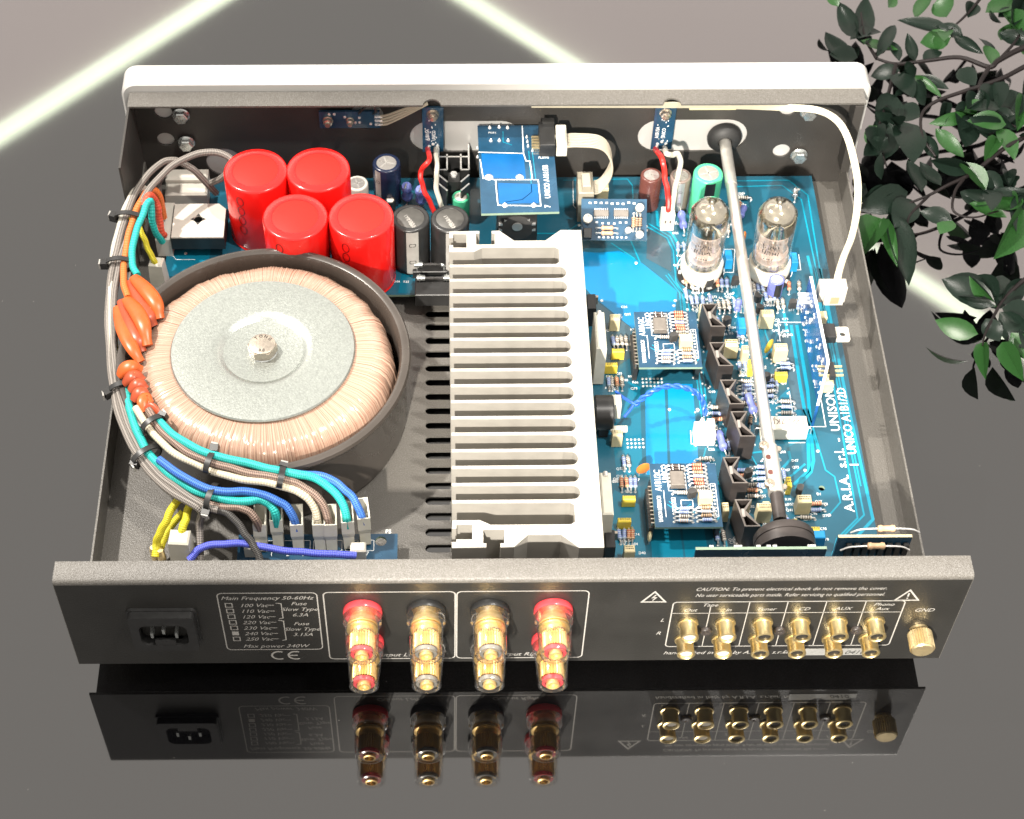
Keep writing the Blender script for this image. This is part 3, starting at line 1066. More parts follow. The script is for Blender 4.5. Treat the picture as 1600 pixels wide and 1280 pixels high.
def box_cap(name, w, d, h, body, marks=True):
    bm = MB()
    bm.box(0, 0, .4, w, d, h - .4, ch=min(.45, w * .1), top=(.97, .96))
    bm.m = 1
    if marks:
        zz = h + .06
        k = w * .72
        r_ = random.Random(int(w * 100 + h * 7))
        for row in (.16, -.10):
            x = -k / 2
            while x < k / 2:
                q = r_.uniform(.35, .8)
                bm.sheet([(x, row * d), (x + q, row * d), (x + q, row * d + d * .13), (x, row * d + d * .13)], lambda a, c: (a, c, zz))
                x += q + .28
    return bm.mesh(name, [body, 'res_dark'], 30), []


def resistor(body, band, L=6.2, r=1.15, pitch=10.0, bands=4, lead='lead', n=9):
    bm = MB()
    bm.lathe(0, 0, [(.35, -L / 2), (r * .9, -L / 2 + .25), (r * 1.08, -L * .38), (r * 1.05, -L * .28), (r * .9, -L * .22), (r * .9, L * .22), (r * 1.05, L * .28),
                    (r * 1.08, L * .38), (r * .9, L / 2 - .25), (.35, L / 2)], n, 'x', z=r + .5)
    bm.m = 1
    for q in range(bands):
        x = -L * .3 + q * L * .6 / max(1, bands - 1)
        rr = r * (1.10 if abs(x) > L * .25 else .94)
        bm.lathe(0, 0, [(rr, x - .22), (rr, x + .22)], n, 'x', z=r + .5)
    bm.m = 2
    for s_ in (-1, 1):
        bm.tube([(s_ * L / 2, 0, r + .5), (s_ * (pitch / 2 - .5), 0, r + .5), (s_ * pitch / 2, 0, r), (s_ * pitch / 2, 0, -.2)], .42, 5)
        bm.lathe(s_ * pitch / 2, 0, [(.85, .03), (.7, .3), (.3, .5)], 7)
    return bm.mesh('resistor', [body, band, lead]), []


def transistor():
    bm = MB()
    pts = [(2.3 * cos(a), 2.3 * sin(a)) for a in [radians(-30 + 240 * i / 12) for i in range(13)]]
    bm.plate(pts, [], 3.0, 8.0)
    bm.m = 1
    for x in (-1.27, 0, 1.27):
        bm.box(x, 0, 0, .5, .4, 3.0)
    return bm.mesh('transistor', ['black_matt', 'lead'], 30), []


def fin_sink():
    """bent sheet cooler seen end-on as two triangles joined by a waist"""
    up = [(-5.2, 8), (2.9, 8), (-1.6, 1.2)]
    lo = [(-.4, -1.2), (5.2, -8.2), (-1.6, -8.2)]
    outer = [(-5.4, 8.3), (3.6, 8.4), (-.5, 1.2), (.2, .2), (6.2, -8.6), (-2.0, -8.6)]
    h1 = [(-4.5, 7.6), (2.4, 7.6), (-1.6, 1.9), (-3.0, 1.9)]
    h2 = [(-2.2, -2.2), (-.4, -2.0), (4.8, -7.9), (-1.2, -7.9)]
    bm = MB()
    bm.plate(outer, [h1, h2], 1, 21)
    for i, f in enumerate(bm.f):
        if len(f) == 4:
            bm.mi[i] = 1
    main = bm.mesh('cooling_clip', ['sink_edge', 'black_anod'], 0)
    bm = MB()
    bm.box(-1.9, -.4, 21.0, 1.5, 5.0, .5)
    return main, [('clip_tongue', bm.mesh('clip_tongue', ['tongue']))]


M['sink_edge'] = mat('pale_anodised_edge', (0.13, 0.115, 0.105), 0.4, metal=0.3, var=0.15)  # end faces of the cooling clips, paler than their walls
M['tongue'] = mat('bare_tongue', (0.30, 0.275, 0.255), 0.4, metal=0.4, var=0.1)


def plug_body(name, w, d, h, body, wells=2):
    bm = MB()
    bm.box(0, 0, 0, w, d, h, ch=.35)
    bm.m = 1
    for q in range(wells):
        x = (q - (wells - 1) / 2) * w / (wells + .6)
        bm.box(x, -d / 2 + .02, h * .45, w / (wells + 2.4) * .7, .1, h * .2)
    return bm.mesh(name, [body, 'taupe'], 30), []


def dip_ic(w=6.4, l=9.6, h=3.4, pins=4):
    bm = MB()
    bm.box(0, 0, 1.0, w, l, h, ch=.3, top=(.94, .97))
    bm.m = 1
    for s_ in (-1, 1):
        for q in range(pins):
            y = (q - (pins - 1) / 2) * 2.4
            bm.box(s_ * (w / 2 + .55), y, 0, .5, .9, 2.4)
            bm.box(s_ * (w / 2 + .15), y, 2.2, .9, 1.3, .3)
    return bm.mesh('chip', ['ic', 'lead'], 0), []


def disc_cap(r, body):
    bm = MB()
    bm.lathe(0, 0, [(0, -1.1), (r * .6, -1.0), (r, -.3), (r, .3), (r * .6, 1.0), (0, 1.1)], 18, 'y', z=r + 1.6)
    bm.m = 1
    for s_ in (-1, 1):
        bm.tube([(s_ * r * .5, 0, 2.2), (s_ * r * .5, 0, -.1)], .3, 5)
    return bm.mesh('disc_capacitor', [body, 'lead']), []


def put(proto, name, parent, xy, z, rz=0.0, label=None, world=True):
    main, subs = proto
    o = link(name, main, parent, (xy[0], xy[1], z), rz, world)
    if label:
        o['label'] = label
    for nm, me in subs:
        link(nm, me, o, (0, 0, 0), world=False)
    return o


# ================================================================== main circuit board
PZ = 27.0
board = thing('main_circuit_board', 'long blue main circuit board filling the right side and the back of the case', 'circuit board', (60, 180, 25.4))
outline = [(-192, 236), (-192, 331), (191.8, 331), (191.8, 18), (38, 18), (38, 236)]
b = MB()
b.plate(outline, [circle(*(167.0, 97.1), 1.7, 14)], PZ - 1.6, PZ)
for i, f in enumerate(b.f):
    if len(f) == 4:
        b.mi[i] = 1
b.build('board', ['pcb', 'fr4'], board, smooth=0)
for x, y in ((-180, 245), (-180, 322), (60, 322), (186, 322), (186, 26), (46, 26), (46, 180), (186, 180)):
    b = MB()
    b.lathe(x, y, [(3, 16.5), (3, 25.4)], 10)
    b.build('standoff', 'steel', board)

Z1, Z2, Z3, Z4 = PZ + .04, PZ + .08, PZ + .12, PZ + .16
F1 = lambda a, c: (a, c, Z1)
F2 = lambda a, c: (a, c, Z2)
F3 = lambda a, c: (a, c, Z3)
F4 = lambda a, c: (a, c, Z4)
b = MB()
for pts in ([(59.0, 268.2), (71.5, 269.7), (84.2, 259.4), (102.5, 237.7), (99.2, 215.7), (75.5, 208.7), (53.4, 234.6), (46.6, 245.6), (47.9, 269.3)],
            [(91.4, 168.9), (105.2, 168.7), (103.3, 106.4), (88.1, 106.5)],
            [(78.3, 159.0), (89.6, 168.0), (86.7, 106.6), (75.2, 106.6)]):
    b = MB()
    b.sheet(pts, F1)
    b.build('copper_pour', 'pour', board, smooth=0)
b = MB()
for pts in ([(65.9, 173.6), (76.1, 166.7), (73.1, 106.7), (59.4, 99.2), (58.7, 142.2), (60.1, 164.5)],
            [(57.6, 97.1), (70.3, 86.7), (71.4, 55.2), (54.3, 55.3), (52.7, 82.7)],
            [(74.6, 72.3), (89.9, 72.2), (90.5, 48.3), (74.1, 48.5)],
            [(91.2, 72.2), (102.5, 72.1), (103.6, 48.2), (91.5, 48.3)],
            [(133.9, 249.9), (148.2, 244.8), (148.9, 186.9), (134.6, 187.0)],
            [(143.0, 150.4), (160.9, 168.3), (165.2, 132.6), (152.0, 124.0)],
            [(-54.9, 258.9), (-48.2, 253.8), (-48.2, 237.3), (-57.7, 237.4)],
            [(-192.7, 271.7), (-167.4, 273.5), (-169.2, 247.2), (-193.6, 252.4)]):
    b = MB()
    b.sheet(pts, F1)
    b.build('copper_pour', 'pour2', board, smooth=0)
b = MB()
for pts in ([(89.3, 288.2), (99.2, 278.8), (101.5, 270.5), (100.4, 252.7), (86.7, 263.4)],
            [(53.3, 232.6), (74.1, 210.1), (71.8, 187.5), (60.9, 178.3), (53.1, 197.0)],
            [(157.6, 205.7), (165.6, 206.6), (166.4, 150.2), (158.7, 150.3)]):
    b = MB()
    b.sheet(pts, F2)
    b.build('bare_area', 'grey_pour', board, smooth=0)
b = MB()
for w, pts in ((.9, [(145.1, 322.1), (173.0, 322.9), (183.1, 310.9), (184.5, 254.6), (184.8, 215.1)]),
               (.9, [(145.6, 327.0), (177.4, 327.3), (187.4, 314.7), (185.9, 196.0), (187.8, 98.2)]),
               (1.7, [(181.0, 264.8), (183.6, 205.5)]), (1.7, [(187.1, 254.6), (188.6, 159.0), (191.0, 76.7), (178.4, 63.1), (173.9, 47.7)]),
               (1.0, [(183.8, 254.6), (185.1, 159.1), (186.8, 79.6), (175.1, 67.5), (167.4, 47.7)]),
               (1.0, [(182.8, 168.2), (183.1, 77.6), (170.7, 64.8), (164.4, 47.8)]),
               (1.9, [(164.8, 211.4), (164.4, 168.3), (164.7, 137.0), (161.8, 108.9), (152.4, 99.3)]),
               (1.9, [(168.0, 211.3), (168.1, 163.7), (165.0, 115.3), (162.6, 107.7), (153.1, 96.8)]),
               (.9, [(163.9, 150.2), (168.0, 128.2), (168.2, 121.7)]),
               (.9, [(166.4, 150.2), (170.6, 108.9), (174.8, 104.6), (175.6, 87.9), (168.7, 79.7)]),
               (.9, [(88.6, 289.3), (100.0, 279.8), (102.9, 269.5), (102.4, 245.1), (105.9, 235.2), (106.4, 215.7)]),
               (.8, [(90.3, 291.4), (102.0, 280.8), (104.8, 269.4), (104.4, 247.1), (108.0, 237.1), (108.3, 215.6)]),
               (.7, [(96.9, 250.2), (103.8, 236.2), (103.5, 215.7)]), (.7, [(98.4, 251.2), (105.3, 236.2), (105.0, 215.7)]),
               (1.6, [(95.7, 301.9), (95.5, 290.3), (103.3, 283.4), (107.0, 273.0)]),
               (.9, [(109.5, 177.9), (109.8, 139.6)]), (.8, [(111.7, 177.9), (111.6, 139.6)]), (.8, [(107.8, 177.9), (108.1, 139.6)]),
               (.9, [(108.4, 124.3), (105.9, 115.8), (105.8, 107.3)]), (1.8, [(119.6, 109.3), (113.6, 103.8), (112.5, 82.2)]),
               (1.2, [(132.4, 120.7), (138.0, 121.5), (142.2, 128.4)]), (.7, [(132.5, 118.5), (134.8, 111.3), (133.4, 98.6)]),
               (1.5, [(152.5, 121.8), (152.8, 116.2), (144.9, 106.9)]), (1.3, [(160.3, 113.2), (151.4, 104.8)]),
               (.8, [(109.2, 72.1), (113.1, 65.2), (113.4, 54.8)]), (.8, [(49.0, 291.7), (39.2, 283.9), (16.5, 284.1)]),
               (.8, [(58.3, 289.0), (78.4, 278.4), (82.8, 260.4)]), (.8, [(67.0, 275.9), (80.0, 263.0)]),
               (.8, [(41.2, 328.3), (80.0, 329.1), (82.7, 323.6), (82.1, 304.7)]), (1.6, [(161.9, 229.8), (161.9, 205.6)]),
               (1.0, [(150.0, 244.8), (149.6, 205.7), (152.5, 186.8)])):
    b = MB()
    b.line(pts, w, F3)
    b.build('copper_trace', 'trace', board, smooth=0)

b = MB()
NEAR_RES = random.Random(11)
b.text('A.R.I.A.  s.r.l.  -  UNISON RESEARCH', 7.2, (182.1, 81.7), F4, rot=radians(90), sx=1.10)
b.text('1   UNICO A1B1/2D', 6.8, (188.6, 110.8), F4, rot=radians(90), sx=.93)
for pts, w in (([(157.7, 213.3), (171.5, 213.2)], .6), ([(157.7, 213.3), (157.1, 199.0)], .5), ([(158.0, 144.5), (157.8, 162.9)], .5),
               ([(164.9, 138.3), (174.6, 138.2), (174.5, 159.1)], .5), ([(153.1, 127.4), (162.1, 127.4)], .5),
               ([(101.2, 136.1), (100.8, 127.0), (113.9, 127.7)], .5), ([(109.2, 158.7), (109.4, 124.3)], .35),
               ([(132.6, 270.3), (139.0, 270.2), (136.3, 251.9), (130.8, 252.0), (132.6, 270.3)], .35),
               ([(169.2, 253.7), (175.5, 253.6), (175.9, 265.8)], .35), ([(47.0, 327.7), (46.3, 306.6), (48.8, 303.4)], .35),
               ([(-194.5, 275.3), (-187.2, 264.5), (-176.0, 264.4)], .35)):
    b.line(pts, w, F4)
for cx, cy in ((117.7, 255.1), (157.1, 254.8)):
    b.line(circle(cx, cy, 13.6, 40), .35, F4, True)
# reference marks beside the parts
for x0, y0, x1, y1, n_ in ((1080, 430, 1112, 520, 22), (1118, 430, 1142, 525, 16), (1160, 435, 1215, 520, 30), (1150, 530, 1182, 640, 34), (1196, 575, 1216, 662, 16),
                           (1205, 500, 1230, 530, 6), (945, 480, 985, 520, 6), (940, 580, 992, 612, 10), (955, 730, 992, 770, 9), (1160, 715, 1192, 830, 22),
                           (1100, 600, 1112, 740, 10), (1215, 700, 1240, 800, 10), (1250, 770, 1292, 860, 14), (1130, 840, 1180, 868, 10), (1040, 330, 1062, 420, 7),
                           (1130, 300, 1160, 350, 9), (960, 820, 1000, 868, 8), (600, 430, 640, 452, 3)):
    for q in range(n_):
        X = x0 + (x1 - x0) * NEAR_RES.random()
        Y = y0 + (y1 - y0) * NEAR_RES.random()
        cx, cy = px_board(X, Y)
        t = NEAR_RES.choice(['R', 'C', 'D', 'Q']) + str(NEAR_RES.randint(1, 99))
        b.text(t, 2.3, (cx, cy), F4, sx=.9)
b.build('silkscreen', 'silk', board, smooth=0)['kind'] = 'stuff'
# solder pads and stitched via grids
b = MB()
for x0, y0, nx, ny in ((1004, 592, 6, 3), (980, 687, 5, 3)):
    ox, oy = px_board(x0, y0)
    for i in range(nx):
        for j in range(ny):
            b.lathe(ox + i * 2.1, oy - j * 2.6, [(.75, PZ + .03), (.6, PZ + .25), (0, PZ + .3)], 8)
for x, y in ((91.0, 150.8), (168.2, 121.7), (159.7, 108.9), (168.7, 79.7), (88.6, 289.3), (88.4, 286.1), (80.5, 259.9), (84.2, 279.9),
             (107.1, 223.4), (106.3, 150.7), (159.8, 203.3), (48.9, 290.6), (58.7, 230.6), (182.6, 319.6), (100.8, 230.3), (99.7, 226.4), (-182.0, 269.5)):
    b.lathe(x, y, [(1.0, PZ + .03), (.8, PZ + .3), (0, PZ + .4)], 9)
for _ in range(200):
    X, Y = NEAR_RES.uniform(1082, 1235), NEAR_RES.uniform(435, 700)
    if 1140 < X + (Y - 560) * -.2 < 1150:
        continue
    x, y = px_board(X, Y)
    b.lathe(x, y, [(.7, PZ + .03), (.5, PZ + .5), (0, PZ + .6)], 6)
o = b.build('solder_joint', 'solder', board, smooth=40)
o['kind'] = 'stuff'

# --- reservoir capacitors
RED = can_cap('red_capacitor', 18.2, 49, 'red', 'red_top')
bm = MB()
for q in range(4):
    a0 = radians(-118)
    R_ = 18.32
    zz = 40 - 7.5 * q
    bm.line([(2.2 * cos(t), zz + 3.2 * sin(t)) for t in [2 * pi * k / 16 for k in range(17)]], .5, lambda x, y: (R_ * cos(a0 + x / R_), R_ * sin(a0 + x / R_), y))
bm.line([(1.6 * cos(t) - 9.5, 1.6 * sin(t) - 12.5) for t in [.6 + 4.6 * k / 10 for k in range(11)]], .4, lambda x, y: (x * .86, y * .96, 49.06))
gr = MB()
gr.line(circle(0, 0, 13.15, 48), .4, lambda x, y: (x, y, 48.9), True)
RED[1].append(('disc_groove', gr.mesh('disc_groove', ['dark_red'], 0)))
RED[1].append(('sleeve_print', bm.mesh('sleeve_print', ['dark_red'], 0)))
for xy in ((-138.0, 287.1), (-102.5, 287.9), (-113.9, 250.5), (-77.3, 250.7)):
    put(RED, 'red_capacitor', board, xy, PZ)
BLK = can_cap('black_capacitor', 11.0, 36, 'black', 'grey_top', stripe=(radians(-84), .32, 'grey_print'), mark='text')
for xy in ((-50.2, 262.0), (-27.8, 261.3)):
    put(BLK, 'black_capacitor', board, xy, PZ)
put(can_cap('navy_capacitor', 8.2, 30, 'navy', 'can_top', stripe=(radians(-130), .25, 'grey_print'), mark='Y'), 'navy_capacitor', board, (-64.5, 312.9), PZ)
put(can_cap('silver_capacitor', 6.5, 16, 'white', 'can_top', mark='cross'), 'silver_capacitor', board, (-82.2, 310.5), PZ)
put(can_cap('mint_capacitor', 5.2, 16, 'green', 'white'), 'mint_capacitor', board, (-21.1, 298.9), PZ)
put(can_cap('mint_capacitor', 8.6, 31, 'green', 'can_top', stripe=(radians(-84), .35, 'black'), mark='cross'), 'mint_capacitor', board, (122.9, 301.9), PZ)
put(can_cap('brown_capacitor', 6.3, 25, 'brown', 'can_top', mark='cross'), 'brown_capacitor', board, (90.7, 306.8), PZ)
put(can_cap('taupe_capacitor', 6.2, 25, 'taupe', 'can_top', stripe=(radians(-90), .35, 'can_top'), mark='cross'), 'taupe_capacitor', board, (107.9, 306.2), PZ)
put(can_cap('violet_capacitor', 4.4, 13, 'violet', 'white', stripe=(radians(-75), .5, 'black')), 'violet_capacitor', board, (157.6, 234.7), PZ)
put(can_cap('small_capacitor', 3.0, 9, 'taupe', 'can_top'), 'small_capacitor', board, (-62.0, 311.6), PZ)
put(can_cap('small_capacitor', 3.0, 9, 'black', 'white'), 'small_capacitor', board, (-62.7, 303.6), PZ)
for xy, h in (((-53.5, 305.9), 0), ((-45.2, 303.2), 0)):
    o = put(resistor('res_blue', 'violet', 13, 3.1, 17, 2), 'power_resistor', board, xy, PZ + 9)
    o.rotation_euler = (0, radians(80), radians(80))

# --- rectifier: flat metal topped block with a hole
bm = MB()
rx, ry = 15.5, 14
loop = [(-rx, -ry), (rx, -ry), (rx, ry - 4.5), (rx - 4.5, ry), (-rx, ry)]
bm.plate(loop, [circle(-.5, 1, 2.7, 18)], 7.0, 15.5)
rect_m = bm.mesh('bridge_rectifier', ['black'], 0)
bm = MB()
bm.plate([(x * .97, y * .97) for x, y in loop], [circle(-.5, 1, 2.7, 18)], 15.5, 16.3)
cap_m = bm.mesh('metal_top', ['white'], 0)
bm = MB()
for k in range(4):
    a = pi / 2 * k
    bm.sheet([(-.5 + 4.6 * cos(a), 1 + 4.6 * sin(a)), (-.5 + 2.9 * cos(a + .5), 1 + 2.9 * sin(a + .5)), (-.5 + 2.9 * cos(a - .5), 1 + 2.9 * sin(a - .5))], lambda x, y: (x, y, 16.36))
put((rect_m, [('metal_top', cap_m), ('hole_mark', bm.mesh('hole_mark', ['black_matt'], 0))]), 'bridge_rectifier', board, (-173.2, 280.1), PZ)
# two white block connectors behind it
for xy, w, d, h in (((-184.0, 322.4), 25, 9, 13), ((-183.7, 312.1), 25, 10, 11)):
    bm = MB()
    bm.box(0, 0, 0, w, d, h, ch=1.2)
    put((bm.mesh('fuse_block', ['white'], 0), []), 'fuse_block', board, xy, PZ)
# multi-way header at the left end
bm = MB()
bm.box(0, 0, 0, 9, 30, 14, ch=.4)
bm.m = 1
for q in range(6):
    bm.box(-2.4, -12 + q * 4.8, 14.0, 3, 2.6, .12)
put((bm.mesh('wire_header', ['white', 'taupe'], 0), []), 'wire_header', board, (-193.3, 282.3), PZ)

# --- pair of low box capacitors on the lower edge with silver fuses
for xy in ((-39.3, 252.2), (-37.8, 241.7)):
    bm = MB()
    bm.box(0, 0, 0, 20, 7.2, 5.5, ch=.3)
    blk = bm.mesh('fuse_holder', ['black'], 0)
    bm = MB()
    bm.tube([(-7, 0, 8), (7, 0, 8)], 1.0, 10)
    gl = bm.mesh('fuse_glass', ['glass'])
    bm = MB()
    bm.tube([(-9, 0, 8), (-4.4, 0, 8)], 1.7, 12)
    bm.tube([(6.4, 0, 8), (10, 0, 8)], 1.7, 12)
    for x in (-7.5, 8):
        bm.box(x, 0, 5.4, .5, 3.4, 4.0)
    put((blk, [('fuse_glass', gl), ('fuse_cap', bm.mesh('fuse_cap', ['steel']))]), 'fuse_holder', board, xy, PZ)
bm = MB()
bm.box(0, 0, 0, 20, 10, 9, ch=.3)
put((bm.mesh('relay', ['black'], 0), []), 'relay', board, (-37.8, 232.5), PZ)

# --- bright edged finned cooler beside the selector board
bm = MB()
walls = [[(-8, 13), (-8, -2), (-3.5, -2), (-3.5, 7)], [(8, 13), (8, -2), (3.8, -2), (3.8, 7)], [(-8, 5.5), (8, 5.5)], [(-8, -5), (-3.5, -9)], [(8, -5), (3.6, -9)],
         [(-8, -10), (-3.5, -14)], [(8, -10), (3.6, -14)]]
for w_ in [[(x * 1.12, y * 1.45 + 2) for x, y in w0] for w0 in walls]:
    for a, c in zip(w_[:-1], w_[1:]):
        bm.m = 1
        bm.bar((*a, 11), (*c, 11), .9, 22)
        bm.m = 0
        bm.bar((*a, 22.2), (*c, 22.2), .9, .35)
bm.m = 1
bm.box(0, -3, 0, 7, 8, 18)
bm.m = 0
bm.lathe(0, -1, [(2.4, 18), (2.2, 19.2), (0, 19.6)], 6)
put((bm.mesh('finned_cooler', ['lead', 'black'], 0), []), 'finned_cooler', board, (-25.1, 315.7), PZ)

# --- valve sockets
for xy in ((116.8, 250.0), (155.5, 249.7)):
    bm = MB()
    bm.lathe(0, 0, [(9.5, 1.0), (10.6, 1.6), (11.6, 4.5), (12.2, 6.5), (12.2, 11.5), (11.8, 12.6), (11.0, 13), (10.6, 12.8), (10.4, 8), (0, 8)], 36)
    ce = bm.mesh('valve_socket', ['ceramic'])
    bm = MB()
    bm.lathe(0, 0, [(13.4, .05), (13.4, .7), (0, .7)], 36)
    bm.m = 1
    for k in range(9):
        a = 2 * pi * k / 9 + .2
        bm.box(11.8 * cos(a), 11.8 * sin(a), .6, 1.5, 2.6, .5, rot=a)
    put((ce, [('socket_base', bm.mesh('socket_base', ['black', 'solder'], 30))]), 'valve_socket', board, xy, PZ)

# --- film capacitors
C1 = box_cap('film_capacitor', 7.6, 5.5, 11, 'cream')
C2 = box_cap('film_capacitor', 5.6, 4.6, 10, 'cream')
C3 = box_cap('film_capacitor', 3.6, 6.0, 10, 'cream')
Y1 = box_cap('film_capacitor', 7.0, 3.0, 7, 'yellow')
Y2 = box_cap('film_capacitor', 2.6, 6.4, 8, 'yellow')
for pr_, pts in ((C1, ((149.9, 210.9), (127.4, 189.3), (154.5, 185.9), (154.3, 82.6), (133.1, 77.5))),
                 (C2, ((64.3, 209.5), (60.4, 127.3), (61.8, 52.9))),
                 (C3, ((134.9, 185.4), (134.5, 79.0), (113.1, 78.5), (114.4, 216.0))),
                 (Y1, ((64.9, 187.6), (60.4, 177.5), (64.1, 87.0), (60.8, 72.8), (153.4, 170.3), (157.5, 66.4))),
                 (Y2, ((148.4, 96.0), (148.4, 69.0), (137.2, 176.4)))):
    for xy in pts:
        put(pr_, 'film_capacitor', board, xy, PZ)
put(disc_cap(4.4, 'yellow'), 'disc_capacitor', board, (149.0, 190.6), PZ, .9)
put(disc_cap(4.0, 'disc_orange'), 'disc_capacitor', board, (73.1, 106.7), PZ, .3)
put(disc_cap(3.0, 'disc_orange'), 'disc_capacitor', board, (144.5, 276.4), PZ, 1.3)
put(disc_cap(3.0, 'cream'), 'disc_capacitor', board, (73.3, 63.9), PZ, 1.4)
C5 = box_cap('film_capacitor', 4.2, 8.5, 8, 'blue_box', False)
for xy in ((133.4, 258.5), (170.8, 256.2), (135.5, 206.3)):
    put(C5, 'film_capacitor', board, xy, PZ)
put(box_cap('film_capacitor', 8, 5, 9, 'blue_box', False), 'film_capacitor', board, (158.8, 61.6), PZ)
# grey and cream boxes near the ribbon
for xy, h in (((52.0, 304.0), 11), ((63.2, 310.4), 13)):
    put(box_cap('film_capacitor', 7, 5.5, h, 'cream'), 'film_capacitor', board, xy, PZ)
# --- tall white resistors standing against the heatsink
bm = MB()
bm.box(0, 0, 1, 5.6, 27, 30, ch=.8, top=(1, .97))
bm.m = 1
bm.tube([(0, 10, 31.2), (0, 12.6, 31.2)], 1.3, 10)
TALL = (bm.mesh('upright_resistor', ['cement', 'lead'], 30), [])
for xy in ((53.0, 181.7), (49.8, 72.6)):
    put(TALL, 'upright_resistor', board, xy, PZ)
for xy in ((51.2, 216.8), (53.7, 137.5), (51.7, 55.6)):
    bm = MB()
    bm.box(0, 0, 0, 5, 11, 15, ch=.3)
    bm.m = 1
    bm.box(3.4, 4.5, 8, 1.4, 1.6, 6)
    put((bm.mesh('power_transistor', ['black', 'bolt'], 0), []), 'power_transistor', board, xy, PZ)
# --- cement resistor with print
bm = MB()
bm.box(0, 0, 1, 24.5, 9.2, 9.0, ch=.5)
cem = bm.mesh('cement_resistor', ['cement'], 0)
bm = MB()
bm.text('5W2 7KJ', 5.0, (11, 2.2), lambda x, y: (x, y, 10.06), rot=pi, sx=.92)
pr_m = bm.mesh('resistor_print', ['taupe'], 0)
bm = MB()
for s_ in (-1, 1):
    bm.tube([(s_ * 12, 0, 5), (s_ * 14.5, 0, 5), (s_ * 15.3, 0, 4), (s_ * 15.3, 0, 0)], .4, 6)
put((cem, [('resistor_print', pr_m), ('lead', bm.mesh('lead', ['lead']))]), 'cement_resistor', board, (150.3, 133.6), PZ)
# --- cooling clips in a row
FS = fin_sink()
for xy in ((117.0, 200.7), (118.5, 172.5), (121.7, 146.0), (125.2, 124.3), (118.0, 94.0), (121.4, 66.9)):
    put(FS, 'cooling_clip', board, xy, PZ)
# --- transistors
TRN = transistor()
for xy, r_ in (((120.1, 248.5), .3), ((120.6, 239.0), .3), ((135.5, 239.9), .2), ((147.0, 227.5), 2.2), ((147.2, 219.2), 2.6), ((166.1, 222.0), .1), ((127.6, 209.7), .5),
               ((154.3, 92.2), 1.2), ((128.1, 102.9), .4), ((145.0, 168.4), .4), ((102.4, 107.3), .4)):
    put(TRN, 'transistor', board, xy, PZ, r_)
# --- axial resistors
RB = resistor('res_pale', 'res_blue')
RW = resistor('white', 'res_dark')
RT = resistor('res_tan', 'res_red')
RP = resistor('res_peach', 'res_red')
RK = resistor('res_dark', 'res_tan')
rr = random.Random(5)
KIND = [RB, RB, RW, RB, RT, RW]
for x0, y0, nx, ny, dx, dy, a in ((1080, 447, 3, 2, 9, 26, 90), (1120, 445, 3, 1, 8, 0, 90), (1122, 480, 3, 2, 8, 26, 90), (1172, 452, 4, 1, 6, 0, 90),
                                  (1196, 466, 3, 1, 6, 0, 90), (1214, 478, 2, 1, 8, 0, 90), (1168, 500, 2, 2, 7, 22, 90), (1155, 575, 2, 1, 9, 0, 90),
                                  (1166, 598, 1, 6, 0, 7, 0), (1226, 571, 1, 2, 0, 7, 0), (1158, 738, 1, 2, 0, 8, 0), (1176, 760, 1, 3, 0, 9, 0),
                                  (950, 600, 4, 1, 7, 0, 90), (957, 536, 4, 1, 7, 0, 90), (971, 757, 4, 1, 7, 0, 90), (967, 838, 4, 1, 7, 0, 90),
                                  (1259, 811, 1, 1, 0, 0, 0), (1143, 325, 2, 2, 12, 16, 80), (1160, 312, 1, 1, 0, 0, 0), (1120, 840, 2, 1, 9, 0, 90), (1150, 860, 3, 1, 9, 0, 90),
                                  (1212, 600, 1, 1, 0, 0, 90), (1222, 820, 2, 1, 8, 0, 90), (1180, 850, 2, 1, 8, 0, 90), (1060, 390, 2, 1, 9, 0, 90), (1205, 720, 1, 1, 0, 0, 0), (1138, 700, 1, 1, 0, 0, 90),
                                  (1153, 525, 2, 1, 7, 0, 90), (1176, 540, 2, 2, 7, 26, 90), (1200, 590, 1, 5, 0, 8, 0), (1180, 640, 2, 1, 8, 0, 90), (1190, 733, 1, 4, 0, 9, 0),
                                  (1216, 745, 2, 1, 8, 0, 90), (1212, 790, 2, 1, 7, 0, 90), (1228, 630, 1, 3, 0, 9, 0), (1110, 470, 1, 2, 0, 26, 90), (1148, 478, 2, 1, 7, 0, 90),
                                  (1245, 480, 2, 1, 7, 0, 90), (1072, 440, 1, 2, 0, 22, 90), (1275, 790, 1, 2, 0, 10, 0), (1120, 640, 1, 3, 0, 9, 0), (1100, 720, 1, 2, 0, 9, 0),
                                  (960, 640, 2, 1, 7, 0, 90), (975, 725, 2, 1, 7, 0, 90), (1178, 410, 1, 2, 0, 9, 0), (1130, 360, 2, 1, 8, 0, 85)):
    for i in range(nx):
        for j in range(ny):
            x, y = px_board(x0 + i * dx + rr.uniform(-1, 1), y0 + j * dy + rr.uniform(-.6, .6))
            put(rr.choice(KIND), 'resistor', board, (x, y), PZ, radians(a) + rr.uniform(-.08, .08))
put(RP, 'resistor', board, (166.8, 239.7), PZ, radians(85))
put(RW, 'resistor', board, (172.6, 239.6), PZ, radians(85))
put(RK, 'resistor', board, (134.0, 141.6), PZ, radians(80))
BIG = resistor('res_blue', 'violet', 12, 2.3, 20, 2)
put(BIG, 'resistor', board, (116.5, 126.3), PZ + 1, radians(100))
put(BIG, 'resistor', board, (133.4, 145.9), PZ + 8, radians(100))
put(BIG, 'resistor', board, (109.7, 290.9), PZ + 1, radians(92))
put(resistor('res_blue', 'violet', 9, 2.0, 13, 2), 'resistor', board, (145.9, 297.5), PZ + 1, radians(70))
put(resistor('res_blue', 'violet', 8, 1.8, 13, 2), 'resistor', board, (135.4, 222.5), PZ + 2, radians(75))
